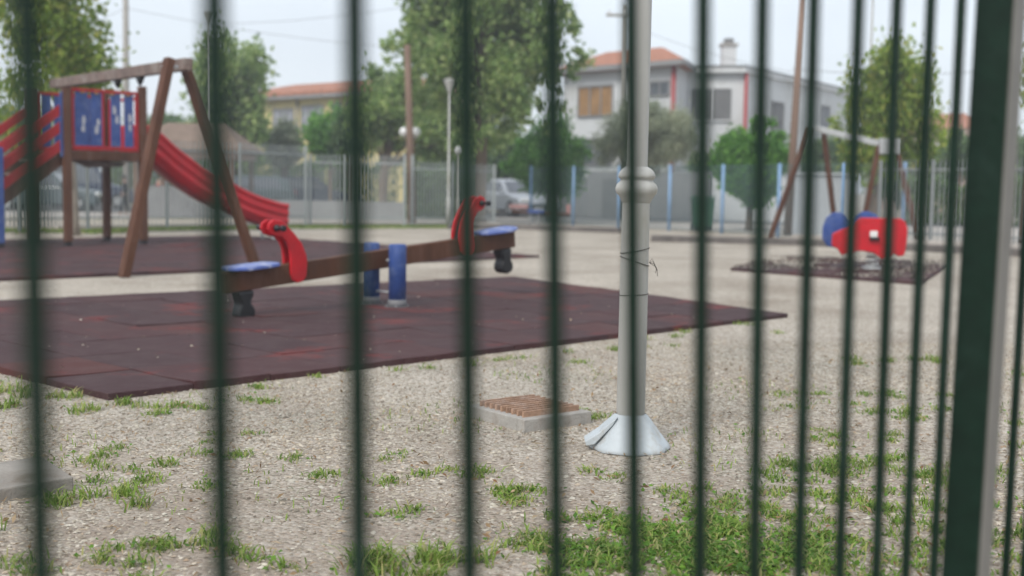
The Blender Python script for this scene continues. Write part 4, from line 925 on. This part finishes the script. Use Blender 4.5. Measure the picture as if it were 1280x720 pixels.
for (pb_, Y, x, y, rx, ry, lf_, lab) in bushes:
    tree("bush", pb_, Y, [(x, y, rx, ry), (x - rx * .3, y + ry * .6, rx * .8, ry * .7)], lf_, int(2200 + rx * ry * 4), .0024 * Y, lab, .1, cat="bush", clump=.25)
# clipped hedge masses behind the grey fence
def hedge(name, a, b, h, dpt, m_, n_, label, ls=.07):
    d = b - a; L = d.length; k = RNG.uniform(size=(n_, 3)); dn = np.array(d.normalized()); nn = np.array([-dn[1], dn[0], 0])
    face = RNG.uniform(size=n_) < .55
    z = np.where(face, k[:, 2] * h, h * (.9 + .15 * k[:, 2])); across = np.where(face, -dpt / 2 + .12 * RNG.normal(size=n_), (k[:, 1] - .5) * dpt)
    bumps = .10 * np.sin(k[:, 0] * L * 2.1) + .06 * np.sin(k[:, 0] * L * 5.3 + 1)
    pts = np.array(a) + dn * (k[:, 0] * L)[:, None] + nn * (across)[:, None]; pts[:, 2] = np.maximum(z * (1 + bumps), .03)
    o = np_mesh(name, leaf_quads(pts, ls), None, M[m_]); me = o.data
    return tag(o, label, "hedge")
hedge("hedge", gx(318, 54), gx(500, 53), 2.1, 1.2, 'leafC', 14000, "long dark hedge behind the grey fence below the yellow house")
hedge("hedge", gx(512, 41.5), gx(610, 41), 1.5, 1.2, 'leafC', 9000, "dark hedge behind the lower grey fence beside the plane tree trunk")
hedge("hedge", gx(1130, 44), gx(1330, 42), 1.5, 1.2, 'leafC', 12000, "low dark hedge behind the picket fence at the right")
hedge("hedge", gx(-60, 66), gx(330, 60), 2.2, 1.5, 'leafC', 20000, "far dark hedge line beyond the road at the left", .13)
a = gx(330, 39.5); b = gx(505, 38.5); s = MB(); s.beam(a + Vector((0, 0, .3)), b + Vector((0, 0, .3)), .2, .6)
tag(s.build("low_wall", M['greyw']), "low grey wall seen through the grey picket fence", "wall")

# ------------------------------------------------------------------ gravel, grass and litter near the railing
def region(n, y0, y1, pxl=-40, pxr=1320):
    y = np.sqrt(RNG.uniform(y0 ** 2, y1 ** 2, n)); px = RNG.uniform(pxl, pxr, n); x = (px - 640) / F * y; return x, y
def inside_poly(x, y, poly):
    r_ = np.zeros(len(x), bool); n = len(poly)
    for i in range(n):
        a, b = poly[i], poly[(i + 1) % n]; c_ = ((a.y > y) != (b.y > y)) & (x < (b.x - a.x) * (y - a.y) / (b.y - a.y + 1e-12) + a.x); r_ ^= c_
    return r_
matp = [A_, B_, C_, D_]; boxp = [nc, nc + u1 * L1, nc + u1 * L1 + u2 * L2, nc + u2 * L2]; slabp = pl
n = 150000; x, y = region(n, 2.9, 8.8)
keep = ~inside_poly(x, y, matp) & ~inside_poly(x, y, boxp) & ~inside_poly(x, y, slabp) & (np.hypot(x - base.x, y - base.y) > .16)
# stones gather unevenly: drop many where a slow wave says earth
keep &= (RNG.uniform(size=n) < .55 + .35 * np.sin(x * 2.3 + 1.3 * np.sin(y * 1.7)) * np.cos(y * 1.9 + x))
x, y = x[keep], y[keep]; n = len(x)
sz = np.exp(RNG.normal(-5.2, .38, n)); sz = np.clip(sz, .003, .013)
oct_ = np.array([(1, 0, 0), (0, 1, 0), (-1, 0, 0), (0, -1, 0), (0, 0, 1)], float)
th = RNG.uniform(0, 6.28, n); ct, st_ = np.cos(th), np.sin(th)
vv = np.repeat(oct_[None], n, 0) * RNG.uniform(.6, 1.25, (n, 5, 1)); vv[:, :, 0] *= RNG.uniform(.8, 1.6, (n, 1)); vv[:, 4, 0] += RNG.uniform(-.5, .5, n); vv[:, 4, 1] += RNG.uniform(-.5, .5, n)
vx = vv[:, :, 0] * ct[:, None] - vv[:, :, 1] * st_[:, None]; vy = vv[:, :, 0] * st_[:, None] + vv[:, :, 1] * ct[:, None]
vz = vv[:, :, 2] * .62 - .05 + RNG.uniform(-.1, .25, (n, 5)) * (np.arange(5) < 4)
vz = np.stack([vz[:, 0], vz[:, 1], vz[:, 2], vz[:, 3], vz[:, 4]], 1)
P_ = np.stack([vx * sz[:, None] + x[:, None], vy * sz[:, None] + y[:, None], np.maximum(vz * sz[:, None], -.001) + .001], 2).reshape(-1, 3)
fi = np.array([(0, 1, 4), (1, 2, 4), (2, 3, 4), (3, 0, 4)]); fa = (fi[None] + (np.arange(n) * 5)[:, None, None]).reshape(-1)
me = bpy.data.meshes.new("gravel"); me.vertices.add(n * 5); me.vertices.foreach_set('co', P_.astype(np.float32).ravel())
me.loops.add(len(fa)); me.loops.foreach_set('vertex_index', fa.astype(np.int32)); me.polygons.add(n * 4)
me.polygons.foreach_set('loop_start', np.arange(0, n * 12, 3, dtype=np.int32)); me.polygons.foreach_set('loop_total', np.full(n * 4, 3, dtype=np.int32)); me.update(calc_edges=True)
me.materials.append(M['stones']); go = bpy.data.objects.new("gravel", me); C.objects.link(go); tag(go, kind='stuff', label="loose pale gravel lying on the ground near the railing")

# grass: blades in patches (pixel x, pixel y, radius m, blade count, height)
patches = [(150, 608, .16, 700, .04), (215, 512, .30, 700, .05), (120, 585, .14, 300, .04), (130, 705, .20, 900, .05), (150, 690, .10, 500, .04), (265, 690, .16, 500, .05), (325, 570, .12, 300, .04), (345, 500, .22, 350, .04),
           (30, 490, .45, 1200, .08), (60, 510, .35, 800, .07), (10, 640, .3, 900, .07), (60, 600, .2, 400, .05), (180, 560, .25, 400, .04), (235, 548, .2, 300, .03),
           (500, 708, .16, 1300, .085), (530, 600, .15, 350, .04), (590, 590, .10, 250, .04), (640, 606, .16, 600, .04), (630, 640, .18, 550, .04), (650, 680, .2, 500, .035), (440, 600, .15, 300, .035), (470, 640, .1, 150, .03), (520, 575, .15, 160, .03),
           (410, 710, .15, 350, .04), (700, 450, .2, 200, .04), (735, 520, .09, 400, .045), (700, 527, .07, 200, .04), (735, 437, .25, 300, .05), (860, 420, .3, 350, .05), (930, 408, .3, 250, .05),
           (780, 668, .22, 1500, .035), (845, 655, .25, 2300, .04), (785, 705, .26, 2200, .04), (860, 695, .32, 3000, .04), (890, 665, .25, 1900, .04), (930, 700, .25, 1500, .035), (900, 632, .2, 700, .035), (740, 715, .12, 700, .04),
           (965, 582, .12, 500, .055), (1000, 610, .25, 600, .035), (1040, 600, .45, 1800, .035), (1020, 700, .4, 1800, .04), (1080, 640, .5, 1900, .035), (1100, 690, .45, 2200, .04), (1060, 580, .3, 700, .035), (1130, 590, .4, 1200, .04), (1150, 650, .5, 2000, .04),
           (1120, 560, .3, 700, .035), (1080, 492, .22, 420, .035), (1140, 495, .2, 350, .035), (1090, 516, .2, 300, .03), (990, 492, .12, 200, .035), (985, 508, .14, 200, .03), (1150, 455, .35, 600, .06), (1155, 450, .2, 300, .06), (1130, 520, .2, 300, .03), (1155, 545, .25, 500, .04),
           (1240, 520, .4, 900, .04), (1250, 600, .5, 1600, .045), (1240, 680, .5, 2000, .045), (1260, 470, .3, 400, .04), (1030, 540, .12, 120, .03), (950, 545, .08, 90, .03),
           (270, 480, .35, 380, .05), (330, 478, .3, 260, .05), (410, 472, .3, 260, .045), (500, 458, .3, 220, .045), (560, 452, .3, 160, .04), (640, 445, .3, 200, .04), (800, 430, .3, 200, .04)]
bl = []
for (px, py, rad_, cnt, h) in patches:
    c_ = G(px, py); cnt = int(cnt * .36); h = h * .62; rad_ = rad_ * 1.1; k = max(3, int(cnt / 45)); cen_ = np.array([c_.x, c_.y]) + RNG.normal(size=(k, 2)) * rad_ * .55 * np.array([1.25, .85])
    i = RNG.integers(0, k, cnt); p = cen_[i] + RNG.normal(size=(cnt, 2)) * .030
    a = RNG.uniform(0, 6.28, cnt); hh = h * RNG.uniform(.35, 1.15, cnt); wv = RNG.uniform(.0016, .0042, cnt); ln = hh * RNG.uniform(.5, 1.9, cnt)
    bl.append(np.stack([p[:, 0], p[:, 1], a, hh, wv, ln], 1))
# thin scatter over the rest of the near ground
n = 4200; x, y = region(n, 3.0, 7.5); kk_ = (np.sin(x * 3.1 + y) * np.cos(y * 2.7 - x * 1.3) > .35); x, y = x[kk_], y[kk_]; n = len(x)
bl.append(np.stack([x, y, RNG.uniform(0, 6.28, n), RNG.uniform(.01, .03, n), RNG.uniform(.0016, .003, n), RNG.uniform(.01, .03, n)], 1))
b_ = np.concatenate(bl); ok = ~inside_poly(b_[:, 0], b_[:, 1], matp) & ~inside_poly(b_[:, 0], b_[:, 1], boxp) & ~inside_poly(b_[:, 0], b_[:, 1], slabp) & (np.hypot(b_[:, 0] - base.x, b_[:, 1] - base.y) > .17); b_ = b_[ok]
X, Y_, A, H_, W_, L_ = b_.T; dx, dy = np.cos(A), np.sin(A); sx, sy = -dy * W_, dx * W_
z0 = np.zeros_like(X)
r0 = np.stack([np.stack([X - sx, Y_ - sy, z0], 1), np.stack([X + sx, Y_ + sy, z0], 1), np.stack([X + dx * L_ * .4 + sx * .9, Y_ + dy * L_ * .4 + sy * .9, H_ * .75], 1), np.stack([X + dx * L_ * .4 - sx * .9, Y_ + dy * L_ * .4 - sy * .9, H_ * .75], 1)], 1)
r1 = np.stack([r0[:, 3], r0[:, 2], np.stack([X + dx * L_ + sx * .15, Y_ + dy * L_ + sy * .15, H_], 1), np.stack([X + dx * L_ - sx * .15, Y_ + dy * L_ - sy * .15, H_], 1)], 1)
# merge both segments of one blade so that it is one island
n = len(X); vtx = np.concatenate([r0, r1[:, 2:]], 1).reshape(-1, 3)
fi = np.array([(0, 1, 2, 3), (3, 2, 4, 5)]); fa = (fi[None] + (np.arange(n) * 6)[:, None, None]).reshape(-1)
me = bpy.data.meshes.new("grass"); me.vertices.add(n * 6); me.vertices.foreach_set('co', vtx.astype(np.float32).ravel())
me.loops.add(len(fa)); me.loops.foreach_set('vertex_index', fa.astype(np.int32)); me.polygons.add(n * 2)
me.polygons.foreach_set('loop_start', np.arange(0, n * 8, 4, dtype=np.int32)); me.polygons.foreach_set('loop_total', np.full(n * 2, 4, dtype=np.int32)); me.update(calc_edges=True)
me.materials.append(M['grass']); go = bpy.data.objects.new("grass", me); C.objects.link(go); tag(go, kind='stuff', label="short weeds and grass growing through the gravel")
# small round weed leaves among the grass
wc_ = G(880, 690); wq = np.exp(-(((b_[:, 0] - wc_.x) / .42) ** 2 + ((b_[:, 1] - wc_.y) / .42) ** 2)) + .12
pp_ = b_[RNG.choice(len(b_), 4200, p=wq / wq.sum())]; pts = np.stack([pp_[:, 0] + RNG.normal(size=4200) * .03, pp_[:, 1] + RNG.normal(size=4200) * .03, RNG.uniform(.004, .018, 4200)], 1)
okp = ~inside_poly(pts[:, 0], pts[:, 1], boxp) & ~inside_poly(pts[:, 0], pts[:, 1], slabp); pts = pts[okp]
tag(np_mesh("weeds", leaf_quads(pts, .0105, .7, 2.6), None, M['clover']), kind='stuff', label="small low leafy weeds among the grass")
# dry leaves, twigs
x, y = region(1100, 3.0, 8.0); pts = np.stack([x, y, RNG.uniform(.008, .022, len(x))], 1)
c_ = G(880, 680); more_ = np.array([c_.x, c_.y, 0]) + RNG.normal(size=(110, 3)) * np.array([.6, .35, 0]); more_[:, 2] = RNG.uniform(.015, .045, 110); pts = np.concatenate([pts, more_])
ok = ~inside_poly(pts[:, 0], pts[:, 1], boxp); pts = pts[ok]
x3, y3 = region(2600, 3.0, 6.5); kz = (np.sin(x3 * 2.1 - y3) * np.cos(y3 * 2.2 + x3 * 1.7) > .1) | (x3 < -.9); x3, y3 = x3[kz], y3[kz]
ok = ~inside_poly(x3, y3, matp) & ~inside_poly(x3, y3, boxp) & ~inside_poly(x3, y3, slabp); x3, y3 = x3[ok], y3[ok]
tag(np_mesh("dry_straw", leaf_quads(np.stack([x3, y3, RNG.uniform(.006, .016, len(x3))], 1), .022, .10, 3.0), None, M['litter']), kind='stuff', label="dry straw and dead blades lying on the gravel")
tag(np_mesh("leaf_litter", leaf_quads(pts, .014, .4, 2.5), None, M['litter']), kind='stuff', label="dry brown leaves scattered over the gravel and grass")
# pale specks on the mats
x, y = region(420, 6.5, 15); ok = inside_poly(x, y, matp); x, y = x[ok], y[ok]
pts = np.stack([x, y, np.full(len(x), .056)], 1)
tag(np_mesh("mat_debris", leaf_quads(pts, .009, .8, 4), None, M['stones']), kind='stuff', label="pale stones and crumbs strewn on the rubber mat")
x, y = region(9000, 15, 20.5, 880, 1230); ok = inside_poly(x, y, m3) & (np.sin(x * 2.2 + y * 1.3) * np.cos(y * 3 - x) > -.1); x, y = x[ok], y[ok]
pts = np.stack([x, y, np.full(len(x), .05)], 1)
tag(np_mesh("mat_gravel", leaf_quads(pts, .022, .8, 4), None, M['dust']), kind='stuff', label="gravel kicked onto the small rubber mat")
# far grass verge by the grey fence
x = RNG.uniform(-9.5, -0.6, 14000); y = 31.0 + (x + 5.4) * .55 + RNG.normal(size=14000) * .45; y = np.where(x < -5.4, 31.0 + (x + 5.4) * .95 + RNG.normal(size=14000) * .4, y)
x2 = RNG.uniform(-16, -8.5, 5000); y2 = RNG.normal(size=5000) * .4 + 26.3
pts = np.stack([np.concatenate([x, x2]), np.concatenate([y, y2]), np.full(19000, .03)], 1)
tag(np_mesh("verge_grass", leaf_quads(pts, .045, .4, .6), None, M['grass']), kind='stuff', label="strip of dry grass at the foot of the grey fence")

# ------------------------------------------------------------------ haze
hz = MB(); hz.box((0, 55, 7.0), (260, 140, 16)); ho = hz.build("haze", M['gravel']); ho.data.materials.clear()
hm = bpy.data.materials.new("haze_air"); hm.use_nodes = True; hn = hm.node_tree; hn.nodes.clear()
ou = hn.nodes.new("ShaderNodeOutputMaterial"); pv = hn.nodes.new("ShaderNodeVolumePrincipled"); pv.inputs['Color'].default_value = (.92, .95, 1, 1); pv.inputs['Density'].default_value = .0025; pv.inputs['Anisotropy'].default_value = .2
hn.links.new(pv.outputs[0], ou.inputs['Volume']); ho.data.materials.append(hm); tag(ho, kind='stuff')
# ------------------------------------------------------------------ light
w = bpy.data.worlds.new("World"); scene.world = w; w.use_nodes = True; nt = w.node_tree; bg = nt.nodes["Background"]
EL, AZ = R(44), R(208)          # azimuth measured clockwise from +Y: sun behind and left of the camera
sky = nt.nodes.new("ShaderNodeTexSky"); sky.sky_type = 'NISHITA'; sky.sun_disc = False; sky.sun_elevation = EL; sky.sun_rotation = AZ; sky.air_density = 1.2; sky.dust_density = 2
tc = nt.nodes.new("ShaderNodeTexCoord"); mp = nt.nodes.new("ShaderNodeMapping"); mp.inputs['Scale'].default_value = (1, 1, 2.2)
nt.links.new(tc.outputs['Generated'], mp.inputs['Vector'])
nz = N(nt, "ShaderNodeTexNoise", Scale=1.6, Detail=5.0, Roughness=.5); nt.links.new(mp.outputs[0], nz.inputs['Vector'])
cr = ramp(nt, [(0.3, (5.6, 6.0, 6.8)), (0.7, (7.9, 8.6, 9.2))]); nt.links.new(nz.outputs['Fac'], cr.inputs[0])
mx = nt.nodes.new("ShaderNodeMixRGB"); mx.inputs['Fac'].default_value = .86
nt.links.new(sky.outputs[0], mx.inputs['Color1']); nt.links.new(cr.outputs[0], mx.inputs['Color2']); nt.links.new(mx.outputs[0], bg.inputs['Color'])
bg.inputs['Strength'].default_value = .105
sd_ = bpy.data.lights.new("sun", 'SUN'); sd_.energy = 1.9; sd_.angle = R(24); sd_.color = (1, .96, .9)
so = bpy.data.objects.new("sun", sd_); C.objects.link(so)
sv = Vector((math.sin(AZ) * math.cos(EL), math.cos(AZ) * math.cos(EL), math.sin(EL)))
so.rotation_euler = sv.to_track_quat('Z', 'Y').to_euler()
scene.view_settings.view_transform = 'Standard'; scene.view_settings.look = 'None'; scene.view_settings.exposure = 0.42; scene.view_settings.gamma = 1
scene.render.engine = 'CYCLES'; scene.cycles.use_denoising = True; scene.cycles.max_bounces = 6; scene.cycles.transparent_max_bounces = 8
